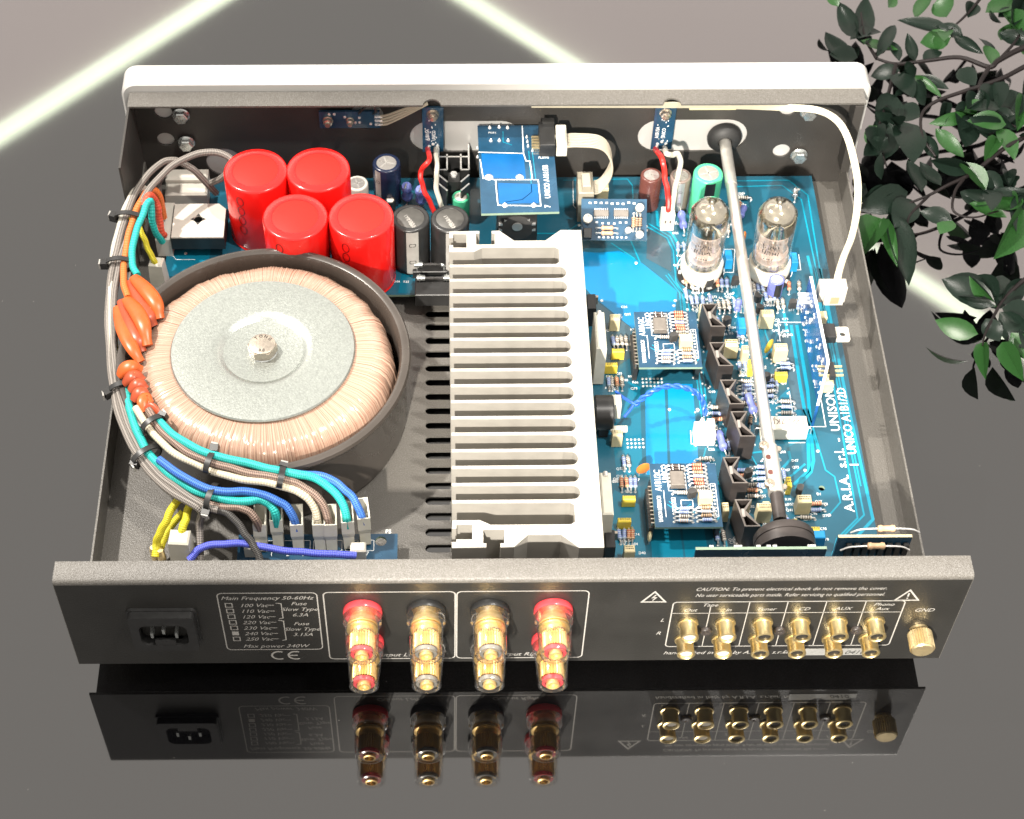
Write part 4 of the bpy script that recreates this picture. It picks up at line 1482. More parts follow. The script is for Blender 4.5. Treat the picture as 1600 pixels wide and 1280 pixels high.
# --- connectors
for xy, w, d, h in (((100.4, 289.3), 7.6, 7, 13),):
    put(plug_body('white_connector', w, d, h, 'ceramic'), 'white_connector', board, xy, PZ)
bm = MB()
bm.box(0, 0, 0, 11, 9, 10, ch=.6)
bm.box(-2, 2, 10, 2.2, 3, 5, top=(.4, .5))
bm.box(3, 2, 10, 4, 4, 3, ch=.4)
put((bm.mesh('white_connector', ['ceramic'], 0), []), 'white_connector', board, (107.5, 130.4), PZ)
# speaker relay can beside the heatsink with its lead clip
bm = MB()
bm.lathe(0, 0, [(9, -5), (9.5, -4.4), (9.5, 4.4), (9, 5), (0, 5)], 28, 'x', z=13)
bm.m = 1
bm.box(7, 5, 6, 5, 7, 12, ch=.3)
bm.box(8, -8, 8, 9, 3, 2)
put((bm.mesh('thermal_switch', ['black', 'nylon'], 30), []), 'thermal_switch', board, (53.4, 138.5), PZ)
# glass diode at the far right corner
put(resistor('lead', 'res_dark', 6, 1.6, 11, 1), 'resistor', board, (179.6, 314.2), PZ, radians(80))

# ================================================================== plug-in daughter boards
DZ = 40.0


def daughter(label):
    t = thing('daughter_board', label, 'circuit board', (0, 0, 0), 'small resistor boards plugged into the main board')
    bm = MB()
    bm.box(0, 0, 0, 34.5, 40.5, 1.5)
    for i, f in enumerate(bm.f):
        if i != 5:
            bm.mi[i] = 1
    put((bm.mesh('board', ['pcb_board', 'fr4'], 0), []), 'board', t, (0, 0), 0, world=False)
    bm = MB()
    FZ = lambda a, c: (a, c, 1.56)
    bm.text('A1B1/2C', 4.6, (-12.2, 2.5), FZ, rot=radians(90), sx=.8)
    bm.text('UNICO', 4.4, (-8.4, 8), FZ, rot=radians(90), sx=.8)
    bm.text('UNISON RESEARCH', 3.0, (-13.0, -17), FZ, rot=radians(90), sx=.62)
    bm.line([(-11.2, -14), (-11.2, 3)], .35, FZ)
    bm.line(rrect(13.2, -14, 15.8, 7, .2, 1), .3, FZ, True)
    for q in range(9):
        bm.text('o', 2.6, (13.8, -13.4 + q * 2.3), FZ)
    bm.line(rrect(-8.6, 2.6, 0.8, 13.6, .2, 1), .3, FZ, True)
    bm.line(rrect(6, -7.5, 12.4, -1.5, .2, 1), .3, FZ, True)
    bm.line(rrect(-2.8, -7.6, 3.2, -3.4, .2, 1), .35, FZ, True)
    for q in range(6):
        bm.text('R%d' % (q + 2), 2.0, (9.8, 13 - q * 2.6), FZ)
        bm.text('C%d' % (q + 2), 2.0, (-7.8, -3 - q * 1.6), FZ)
    put((bm.mesh('silkscreen', ['silk'], 0), []), 'silkscreen', t, (0, 0), 0, world=False)
    bm = MB()
    bm.line([(-10, -6), (-4, -11), (4, -11)], .5, lambda a, c: (a, c, 1.53))
    bm.line([(-9, -4), (-3, -9.5), (2, -6)], .5, lambda a, c: (a, c, 1.53))
    bm.line([(14, -17), (16, -14)], .5, lambda a, c: (a, c, 1.53))
    put((bm.mesh('copper_trace', ['trace'], 0), []), 'copper_trace', t, (0, 0), 0, world=False)
    put(dip_ic(7.4, 9.4, 3.2), 'chip', t, (-4, 8), 1.5, world=False)
    S1 = resistor('res_red', 'res_tan', 5.6, 1.0, 9.5)
    S2 = resistor('res_tan', 'res_dark', 5.6, 1.0, 9.5)
    S3 = resistor('res_pale', 'res_blue', 5.6, 1.0, 9.5)
    S4 = resistor('white', 'res_dark', 5.6, 1.0, 9.5)
    S5 = resistor('res_dark', 'lead', 5.6, 1.0, 9.5, 2)
    S6 = resistor('res_pale', 'res_tan', 5.6, 1.0, 9.5)
    for p_, x, y in ((S5, -4, 17.6), (S5, -4, 15.4), (S1, 7.2, 18.2), (S1, 7.2, 15.8), (S2, 7.2, 13.4), (S3, 7.2, 11.0), (S1, 7.2, 8.6), (S1, 7.4, 6.2), (S4, 7.4, 3.8),
                     (S4, -2, 0.4), (S3, -1.5, -9.6), (S3, -2.2, -12.1), (S4, -2.2, -14.6), (S6, -2.6, -17.2), (S2, 9.2, -9.0), (S6, 9.2, -11.6), (S2, 9.2, -14.2), (S3, 9.4, -16.8),
                     (S4, 7.4, 1.6)):
        put(p_, 'resistor', t, (x, y), 1.5, rr.uniform(-.05, .05), world=False)
    put(box_cap('film_capacitor', 7, 5.2, 7, 'cream', False), 'film_capacitor', t, (9.2, -4.4), 1.5, world=False)
    put(TRN, 'transistor', t, (2.6, -2.4), .2, .3, world=False)
    bm = MB()
    bm.box(15.6, -5, -12.6, 2.4, 25, 12.6)
    put((bm.mesh('pin_header', ['black'], 0), []), 'pin_header', t, (0, 0), 0, world=False)
    bm = MB()
    bm.box(-18.6, -5, -12.6, 2.6, 25, 9.5)
    bm.m = 1
    for q in range(10):
        bm.box(-18.6, -16.5 + q * 2.54, -3.2, .7, .7, 3.4)
        bm.box(-17.2, -16.5 + q * 2.54, -.2, 3.4, .7, .5)
    put((bm.mesh('pin_header', ['black', 'bolt'], 0), []), 'pin_header', t, (0, 0), 0, world=False)
    return t


dx1, dy1 = (91.7, 188.8)
dx2, dy2 = (92.4, 82.9)
d1 = daughter('small blue resistor board nearer the valves, left of the cooling clips')
d1.location = Vector((dx1, dy1, DZ)) * S
d2 = copy_thing(d1, (dx2, dy2, DZ), 'small blue resistor board nearer the rear panel, by the volume shaft pot')

# small upright board with two chips behind the heatsink: leans back
cb_ = thing('tone_board', 'small upright board with two chips and peach resistors beside the grey ribbon cable', 'circuit board', (0, 0, 0))
TB_W, TB_H = 38, 24
bm = MB()
bm.box(0, 0, 0, TB_W, TB_H, 1.5)
for i, f in enumerate(bm.f):
    if i != 5:
        bm.mi[i] = 1
put((bm.mesh('board', ['pcb_board', 'fr4'], 0), []), 'board', cb_, (0, 0), 0, world=False)
bm = MB()
FZ = lambda a, c: (a, c, 1.58)
for q in range(9):
    bm.box(-14 + q * 3.2, 9.5 + rr.uniform(-.4, .4), 1.5, 1.5, 1.1, .3)
for q in range(7):
    bm.box(-8.5 + q * 2.6, -10.2, 1.5, 1.2, 1.0, .4)
for q in range(6):
    bm.box(-10 + q * 3.4, -1.8 + rr.uniform(-.5, .5), 1.5, 1.3, 1.0, .35)
put((bm.mesh('solder_joint', ['solder'], 0), []), 'solder_joint', cb_, (0, 0), 0, world=False)
for x in (-7.5, 4):
    bm = MB()
    bm.box(0, 0, 0, 8.4, 3.6, 1.6, ch=.2)
    bm.m = 1
    for q in range(7):
        for s_ in (-1, 1):
            bm.box(-3.6 + q * 1.2, s_ * 2.3, 0, .5, 1.2, .5)
    put((bm.mesh('chip', ['ic', 'lead'], 0), []), 'chip', cb_, (x, 3.6), 1.5, world=False)
for y in (-5.0, -8.0):
    put(resistor('res_peach', 'res_tan', 7, 1.3, 12, 3), 'resistor', cb_, (-4, y), 1.5, world=False)
for x, y, r_ in ((-15.5, 0, 2.7), (14.5, 6.5, 2.4), (8, -6.5, 1.8), (14.6, -9, 2.2)):
    put(can_cap('can_capacitor', r_, 5.5, 'white', 'can_top'), 'can_capacitor', cb_, (x, y), 1.5, world=False)
bm = MB()
bm.box(0, 0, 0, 4.6, 6, 4, ch=.3)
put((bm.mesh('trimmer', ['black'], 0), []), 'trimmer', cb_, (-15.5, -8.2), 1.5, world=False)
for q in range(3):
    put(RK if q else RT, 'resistor', cb_, (11.2 + q * 1.9, -1.5), 1.5, radians(88), world=False)
cx_, cy_, cz_ = (67.6, 279.9, 42.0)
cb_.location = Vector((cx_, cy_, cz_)) * S
cb_.rotation_euler = (radians(38), 0, radians(-1))

# ================================================================== selector board with rotary switch and ribbon header
SZ = 66.0
sel = thing('selector_board', 'blue selector board lettered UNICO held level above a rotary switch', 'circuit board', (12, 300, SZ))
q4 = [(-11.0, 334.2), (32.7, 333.9), (34.0, 262.9), (-10.1, 261.7)]
b = MB()
b.plate([q4[3], q4[2], q4[1], q4[0]], [], SZ - 1.6, SZ)
for i, f in enumerate(b.f):
    if len(f) == 4:
        b.mi[i] = 1
b.build('board', ['pcb_board', 'fr4'], sel, smooth=0)
FS1 = lambda a, c: (a, c, SZ + .05)
FS2 = lambda a, c: (a, c, SZ + .10)
b = MB()
b.sheet([(-9.2, 310.4), (15.3, 309.7), (16.1, 289.2), (-8.8, 290.4)], FS1)
b.sheet([(-0.1, 286.2), (22.5, 285.0), (22.7, 269.6), (0.2, 269.7)], FS1)
b.build('copper_pour', mat('blue_pour', (0.004, 0.085, 0.25), 0.25, var=0.2, vscale=40), sel, smooth=0)
b = MB()
for pts in ([(-11.0, 311.5), (15.3, 310.2), (16.6, 303.9), (18.8, 303.8), (19.7, 288.6), (23.0, 288.6), (23.7, 267.5), (-0.6, 268.2), (-1.5, 288.8), (-8.5, 289.9), (-10.0, 305.6)],
            [(-1.5, 288.8), (19.7, 288.6)], [(15.3, 333.5), (15.3, 310.2)]):
    b.line(pts, .55, FS2)
b.text('UNICO A1B1/3B', 4.4, (29.4, 273.6), FS2, rot=radians(91), sx=.86)
b.text('7', 4.6, (29.1, 266.0), FS2, rot=radians(91))
b.text('PLXY3', 2.2, (23.7, 305.9), FS2)
b.text('POT1', 2.0, (-4.8, 327.1), FS2)
b.build('silkscreen', 'silk', sel, smooth=0)
b = MB()
for pts in ([(18.4, 312.4), (19.0, 278.8), (13.4, 272.7), (3.9, 270.7)], [(20.5, 311.3), (21.6, 288.6)], [(3.9, 329.2), (3.7, 320.0), (8.8, 317.3)]):
    b.line(pts, .4, FS1)
b.build('copper_trace', 'trace', sel, smooth=0)
b = MB()
for px_, r_ in (((-3.9, 332.0), 1.1), ((1.7, 332.5), 1.1), ((6.6, 331.9), 1.1), ((-3.4, 321.1), 1.1), ((1.5, 321.1), 1.1), ((6.7, 321.0), 1.1),
                ((-5.2, 290.9), 2.6), ((12.5, 290.8), 2.4), ((3.4, 268.2), 1.7), ((19.7, 268.1), 1.7), ((17.6, 323.7), .8), ((17.9, 319.9), .8), ((18.1, 316.1), .8), ((20.6, 312.3), .8), ((-11.4, 314.7), .8), ((-11.5, 307.2), .8)):
    b.lathe(px_[0], px_[1], [(r_, SZ + .05), (r_ * .8, SZ + .5), (r_ * .3, SZ + 1.7), (0, SZ + 1.9)], 10)
b.build('solder_joint', 'solder', sel)
# rotary switch below the near edge
sx0, sy0 = (-1.4, 262.6)
sx1, _ = (22.5, 262.4)
b = MB()
b.plate([(sx0, 36), (sx1, 36), (sx1 - 1, 64), (sx0 + 1, 64)], [], sy0 + 1, sy0 + 12, XZ)
rs = b.build('rotary_switch', 'black', sel, smooth=0)
b = MB()
cxs = (sx0 + sx1) / 2
b.lathe(cxs, sy0 + 1, [(9.5, 0), (9.5, -.6), (8.4, -.8), (3.2, -.8)], 32, 'y', z=53)
b.build('switch_ring', 'black_matt', rs)
b = MB()
b.lathe(cxs, sy0 + 1, [(3, -.8), (3, -1.4), (0, -1.4)], 20, 'y', z=54.5)
for a, r_ in ((.35, 1.6), (2.8, 1.6), (.9, 1.2), (2.3, 1.2), (-.3, 1.5), (3.45, 1.5)):
    x, z = cxs + 10 * cos(a), 53.5 + 9 * sin(a) * .8
    b.box(x, sy0 + .6, z - r_ / 2, r_ * 1.3, .7, r_)
b.build('switch_contact', 'lead', rs, smooth=30)
b = MB()
b.lathe(8, 0, [(3, 300), (3, 350)], 12, 'y', z=54)
b.build('switch_shaft', 'steel', sel)
# header block
hx, hy, _ = (27.8, 317.7, 68.0)
b = MB()
b.box(hx + 1, hy, SZ, 9, 20, 9, ch=.3)
b.box(hx + 2, hy + 8, SZ + .05, 7, 5, 11)
hd = b.build('ribbon_header', 'black', sel, smooth=0)
b = MB()
for q in range(5):
    b.box(hx - 5.4, hy - 5 + q * 2.3, SZ + 1.4, 4.5, 1.0, 1.0)
b.build('header_pin', 'gold_pale', hd, smooth=0)

# grey ribbon cable with its two sockets
rib = thing('ribbon_cable', 'grey flat ribbon cable looping from the selector board down to the main board', 'ribbon cable', (45, 300, 40))
ax, ay, _ = (36.1, 316.0, 72.0)
b = MB()
b.box(ax + 1, ay, 66.4, 6, 17, 9, ch=.6)
b.box(ax + 1.5, ay - 2, 75.4, 3, 12, 1.6, ch=.4)
b.box(ax - 4.4, ay + 1, 71, 7, 3, 2)
b.build('socket_shell', 'nylon', rib, smooth=0)
x1 = (64.9, 307.1, 56.0)[0]
path = smooth_path([(ax + 3, 71), (ax + 10, 71.5), (x1 - 5, 70), (x1 + 1, 64), (x1 + 1.5, 56), (x1 - 4, 48), (x1 - 10, 46.5)], 7)
for q in range(9):
    b = MB()
    yy = ay - 6.0 + q * 1.3
    pp = [(v.x, yy - max(0, 71 - v.y) * .55, v.y) for v in path]
    b.tube(pp, .58, 6)
    b.build('conductor', 'ribbon', rib)
ex, ey, ez = path[-1].x, ay - max(0, 71 - path[-1].y) * .55, path[-1].y
b = MB()
b.box(ex - 3, ey, ez - 8, 9, 18, 12, ch=.5)
b.box(ex - 3, ey - 3, ez + 4, 5, 11, 5, ch=.4)
b.box(ex - 3, ey - 1, PZ, 8, 16, ez - 8 - PZ)
b.build('socket_shell', 'ribbon', rib, smooth=0)

# ================================================================== small boards on the front sub-panel
def led_board(label, x0, x1, z0, z1, y):
    t = thing('front_led_board', label, 'circuit board', ((x0 + x1) / 2, y, z0), 'narrow blue boards hung on the front wall')
    bm = MB()
    bm.plate([(x0, z0), (x1, z0), (x1, z1), (x0, z1)], [], y, y + 1.5, XZ)
    bm.build('board', 'pcb_board', t, smooth=0)
    bm = MB()
    cx, cz = (x0 + x1) / 2, z1 - 4.8
    bm.lathe(cx, y, [(3.6, 0), (3.6, -.6), (3.0, -.8)], 18, 'y', z=cz)
    bm.lathe(cx, y, [(3.0, -.8), (3.0, -3.2), (1.9, -3.6)], 6, 'y', z=cz)
    bm.lathe(cx, y, [(1.6, -3.2), (1.6, -5), (0, -5.2)], 12, 'y', z=cz)
    bm.build('nut', 'bolt', t, smooth=30)
    bm = MB()
    r_ = random.Random(int(x0 * 10))
    fn = lambda a, c: (a, y - .08, c)
    for q in range(14):
        xx = r_.uniform(x0 + 1, x1 - 2)
        zz = r_.uniform(z0 + 5, z1 - 10)
        bm.sheet([(xx, zz), (xx + .5, zz), (xx + .5, zz + r_.uniform(.6, 1.4)), (xx, zz + 1)], fn)
    for q, ch in enumerate(('A1B1/5A', 'UNICO')):
        bm.text(ch, 3.0, (x0 + 3.8 + q * 3.8, z0 + 9), fn, rot=radians(90), sx=.8)
    bm.build('silkscreen', 'silk', t, smooth=0)
    bm = MB()
    for dx, dz in ((-2.4, 4.4), (0, 6.2), (2.6, 4.6), (-2.6, 2.4), (1.6, 2.2)):
        bm.lathe(cx + dx, y, [(1.0, 0), (.9, -.5), (0, -.9)], 8, 'y', z=z0 + dz)
    bm.build('solder_joint', 'solder', t)
    return t


led_board('narrow blue LED board with red and white wires beside the finned cooler', -43.4, -31.0, 45.5, 80, 334)
led_board('narrow blue LED board with red and white wires beside the long rod', 92.6, 105.0, 46.5, 80, 334)
t = thing('standby_board', 'small horizontal blue board bolted high on the front wall left of centre', 'circuit board', (-86, 333, 62))
b = MB()
q0, q1 = (-103.6, 78.1), (-68.2, 65.5)
b.plate([(q0[0], q1[1]), (q1[0], q1[1]), (q1[0], q0[1]), (q0[0], q0[1])], [], 333, 334.5, XZ)
b.build('board', 'pcb_board', t, smooth=0)
b = MB()
zc = (q0[1] + q1[1]) / 2
for x, r_ in ((q0[0] + 5, 3.2), (q0[0] + 18, 2.4)):
    b.lathe(x, 333, [(r_, 0), (r_, -.8), (r_ * .85, -1), (r_ * .85, -3), (r_ * .5, -3.4), (r_ * .5, -5), (0, -5)], 8, 'y', z=zc)
b.build('nut', 'bolt', t, smooth=30)
b = MB()
for dx, dz in ((23.5, 1.8), (23.5, -1.8), (30, -3), (6, 4.6), (9, 4.6), (15, 2.4), (21, -2)):
    b.lathe(q0[0] + dx, 333, [(.9, 0), (.8, -.5), (0, -.8)], 8, 'y', z=zc + dz)
for dz in (-3, 0, 3):
    b.bar((q1[0] - 3, 332.6, zc + dz), (q1[0] + 1.5, 332.6, zc + dz), 1.4, 1.2)
b.build('solder_joint', 'solder', t)
b = MB()
for q in range(4):
    zq = zc - 3.4 + q * 2.2
    b.tube(smooth_path([(q1[0] + .5, 332.6, zq), (q1[0] + 5, 332, zq + 1.5), (q1[0] + 16, 331, zq + 9 - q * .5), (q1[0] + 28, 331, 85.5 + q * .3)], 5), .75, 6)
b.build('ribbon_tail', 'ffc', t)
b = MB()
b.tube(smooth_path([(q1[0] - 12, 334, zc + 4), (q1[0] - 11, 330, zc + 9), (q1[0] - 8, 331, zc + 12)], 5), .8, 6)
b.tube(smooth_path([(q1[0] - 4, 334, zc + 4), (q1[0] - 2, 330, zc + 9), (q1[0] - 3, 331, zc + 13)], 5), .8, 6)
b.build('wire_end', 'black', t)

# ================================================================== red and white pairs
def wire(label, m_, pts, r=1.5, cat='wire', group=None, n=8, name='wire', seg=8, world_z0=None):
    pp = smooth_path(pts, seg)
    jr = random.Random(label)
    ph = [jr.uniform(0, 6.28) for _ in range(6)]
    nn_ = len(pp) - 1
    for i_, p_ in enumerate(pp):
        k_ = sin(pi * i_ / nn_)
        pp[i_] = p_ + Vector((sin(i_ * .31 + ph[0]) + .6 * sin(i_ * .83 + ph[1]), sin(i_ * .37 + ph[2]) + .6 * sin(i_ * .77 + ph[3]), sin(i_ * .29 + ph[4]))) * (.32 * k_)
    t = MB()
    t.tube(pp, r, n)
    o = t.build(name, m_, None)
    base = Vector(pts[0])
    return tag(o, label, cat, group)


G1 = 'red and white wires of the front LED boards'
wire('red wire from the left LED board down beside the finned cooler', 'red_wire',
     [(-40.6, 333.0, 48.6), (-39.3, 305.3, 66.0), (-44.5, 302.1, 60.0), (-43.5, 298.8, 52.0), (-39.1, 294.3, 43.0), (-36.2, 291.3, 36.0)], 1.5, group=G1)
wire('white wire from the left LED board down beside the finned cooler', 'white_wire',
     [(-35.6, 333.0, 48.6), (-35.2, 304.2, 62.0), (-35.3, 298.8, 52.0), (-33.1, 294.2, 42.0), (-31.3, 292.9, 37.0)], 1.5, group=G1)
wire('red wire from the right LED board into the white connector', 'red_wire',
     [(95.3, 333.0, 47.7), (95.2, 305.4, 66.0), (97.4, 299.5, 58.0), (99.3, 294.5, 50.0), (100.0, 289.5, 42.0), (100.2, 288.9, 40.0)], 1.6, group=G1)
wire('white wire from the right LED board with a kink near the board', 'white_wire',
     [(101.0, 333.0, 48.2), (97.8, 307.5, 68.0), (101.4, 308.6, 66.0), (105.5, 310.7, 64.0), (106.6, 307.4, 58.0), (104.6, 299.8, 50.0), (102.9, 293.2, 43.0), (102.5, 289.9, 40.0)], 1.6, group=G1)

# ================================================================== flat white cable along the flange and down the right side
fl = thing('flat_cable', 'flat white cable hugging the front flange then hanging down the right side', 'cable', (200, 280, 60))
pts = smooth_path([(20, 331, 84.6), (112, 330, 84.6), (140, 329, 84.6), (165.5, 326.0, 86.0), (182.1, 318.0, 91.1), (191.9, 310.0, 91.5), (197.8, 302.0, 87.2), (201.1, 290.0, 81.3), (202.9, 276.0, 74.9), (202.1, 262.0, 66.1),
                   (197.3, 245.0, 63.1), (191.5, 232.0, 61.4), (187.4, 221.0, 60.2), (185.7, 215.0, 58.9)], 8)
b = MB()
vs = []
for i, p_ in enumerate(pts):
    t_ = (pts[min(i + 1, len(pts) - 1)] - pts[max(i - 1, 0)]).normalized()
    k = min(1, max(0, (i - 12) / 24))
    side = Vector((0, 0, 1)).lerp(Vector((.86, .35, .38)), k)
    side = (side - t_ * side.dot(t_)).normalized()
    w_ = 2.0
    nn = t_.cross(side) * .35
    vs += [p_ + side * w_ + nn, p_ - side * w_ + nn, p_ - side * w_ - nn, p_ + side * w_ - nn]
fs = []
for i in range(len(pts) - 1):
    for k in range(4):
        fs.append((4 * i + k, 4 * i + (k + 1) % 4, 4 * i + 4 + (k + 1) % 4, 4 * i + 4 + k))
fs += [(0, 1, 2, 3), tuple(4 * (len(pts) - 1) + k for k in (3, 2, 1, 0))]
b.add(vs, fs)
b.build('cable_strip', 'ffc', fl, smooth=30)
cx_, cy_, cz_ = (183.3, 212.0, 56.0)
b = MB()
b.box(cx_, cy_ + 1, cz_ - 8, 15, 7, 12, ch=.6)
b.box(cx_ + 1, cy_ - 2.8, cz_ - 9, 11, 2, 8, ch=.4)
sh = b.build('cable_plug', 'white', fl, smooth=0)
b = MB()
b.box(cx_ + 1.5, cy_ - 3.9, cz_ - 7.6, 4.6, .2, 5)
b.build('plug_window', 'res_tan', sh, smooth=0)

# upright control board at the right edge
rb = thing('control_board', 'narrow blue board standing on edge near the right wall below the white plug', 'circuit board', (172, 185, 30))
e0, e1, e2 = (170.1, 216.1, 62.0), (171.4, 154.4, 62.0), (166.0, 136.9, 48.0)
b = MB()
for (a, c, za, zc_) in ((e0, e1, 62, 62), (e1, e2, 62, 47)):
    b.add([(a[0], a[1], 29), (c[0], c[1], 29), (c[0], c[1], zc_), (a[0], a[1], za), (a[0] + 1.5, a[1], 29), (c[0] + 1.5, c[1], 29), (c[0] + 1.5, c[1], zc_), (a[0] + 1.5, a[1], za)],
          [(0, 1, 2, 3), (7, 6, 5, 4), (0, 4, 5, 1), (1, 5, 6, 2), (2, 6, 7, 3), (3, 7, 4, 0)])
for i in range(len(b.f)):
    if i % 6 == 4:
        b.mi[i] = 1
b.build('board', [mat('clear_blue_mask', (0.012, 0.075, 0.24), 0.25, var=0.4, vscale=90), 'silk'], rb, smooth=0)
b = MB()
r_ = random.Random(4)
for q in range(60):
    k = r_.random()
    x = e0[0] + (e1[0] - e0[0]) * k
    y = e0[1] + (e1[1] - e0[1]) * k
    z = r_.uniform(31, 58)
    if q % 3:
        b.lathe(x - .1, y, [(.9, 0), (.7, -.5), (0, -.7)], 6, 'x', z=z)
    else:
        b.bar((x - .5, y, z), (x - .5, y + r_.uniform(1, 4), z + r_.uniform(-3, 3)), .5, .5)
for q in range(3):
    b.bar((e0[0] - 6, e0[1] - 6 - q * 3, 54), (e0[0] + 1, e0[1] - 6 - q * 3, 54), 1.6, 1.1)
o = b.build('solder_joint', 'solder', rb)
o['kind'] = 'stuff'
b = MB()
for q in range(3):
    b.bar((e1[0] - 4, e1[1] + 1 - q * 3.0, 57), (e1[0] + 9, e1[1] + 1 - q * 3.0, 57), 1.0, 1.0)
b.build('header_pin', 'gold_pale', rb, smooth=0)
b = MB()
b.box(e1[0] + 3, e1[1] - 2, 55.4, 3, 10, 3.2)
b.build('header_block', 'black', rb, smooth=0)
rx_, ry_, rz_ = (178.5, 183.9, 56.0)
b = MB()
b.box(rx_ - 2, ry_, rz_ - 7, 10, 10, 5, ch=.3)
rg = b.build('regulator', 'black', rb, smooth=0)
b = MB()
b.plate(rrect(rx_ + 3, ry_ - 5, rx_ + 11, ry_ + 5, 1.2), [circle(rx_ + 7.4, ry_, 1.8, 14)], rz_ - 6.4, rz_ - 5.2)
b.build('metal_tab', 'nylon', rg, smooth=0)
b = MB()
b.box(*(176.1, 197.7), 46, 6, 5, 6, ch=.8)
b.build('capacitor', 'cream', rb, smooth=0)
b = MB()
b.box(*(175.1, 156.1), 38, 6, 6, 8, ch=1.2)
b.build('capacitor', 'cream', rb, smooth=0)

# ================================================================== volume shaft
rod = thing('volume_shaft', 'long pale aluminium rod running from the front wall back to the black volume control', 'shaft', (137, 200, 54))
ra, rbb = Vector((135.9, 336, 54.4)), Vector((136.3, 66, 54))
b = MB()
b.tube([ra, ra.lerp(rbb, .15), ra.lerp(rbb, .151)], 3.5, 20)
b.tube([ra.lerp(rbb, .14), rbb.lerp(ra, .12)], 3.15, 20)
b.build('rod', 'rod', rod)
b = MB()
b.lathe(ra.x, 336.5, [(10.2, 0), (10.2, -2.5), (8.2, -5.5), (5.0, -6.6), (4.0, -6.2), (3.6, -3)], 32, 'y', z=ra.z)
b.build('grommet', 'rubber', rod)
c0, c1 = rbb.lerp(ra, .140), rbb.lerp(ra, .028)
d_ = (c1 - c0).normalized()
b = MB()
b.tube([c0, c1], 4.1, 28)
b.bar(c0 + Vector((-1.8, 0, 3.3)), c1 + Vector((-1.8, 0, 3.3)), 4.2, 1.0)
cp = b.build('coupler', 'rod', rod, smooth=50)
b = MB()
for k in (.30, .62):
    q_ = c0.lerp(c1, k)
    b.lathe(q_.x - 2.1, q_.y, [(1.5, 3.95), (1.4, 3.96), (0, 3.96)], 14, z=q_.z)
b.build('coupler_hole', 'brown', cp, smooth=0)
b = MB()
for k in (.06, .86):
    q_ = c0.lerp(c1, k)
    b.lathe(q_.x - 3.6, q_.y, [(2.6, 2.6), (2.6, 4.8), (1.4, 5.2), (1.2, 4.4), (0, 4.4)], 12, z=q_.z)
    b.lathe(q_.x + 4.2, q_.y, [(1.6, -.8), (1.6, 1.4), (0, 1.6)], 10, z=q_.z)
b.build('set_screw', 'bolt', cp, smooth=30)
b = MB()
b.tube([c1 - d_ * 2, c1 + d_ * 16], 3.4, 20)
b.build('control_spindle', 'black_anod', rod)
px0, py0 = 137.4, 46.0
b = MB()
b.lathe(px0, py0, [(7.0, 9), (7.2, 4.5), (14.5, 4.2), (15.2, 3.2), (15.2, -.4), (14.6, -.6), (14.6, -1), (15.2, -1.2), (15.2, -6.5)], 44, 'y', z=51.5)
b.build('volume_control', 'black_anod', rod, smooth=35)
b = MB()
b.lathe(px0, py0 + 4.6, [(8.6, 0), (8.6, 1.2), (5, 1.6)], 6, 'y', z=53)
b.build('nut', 'ceramic', rod, smooth=30)

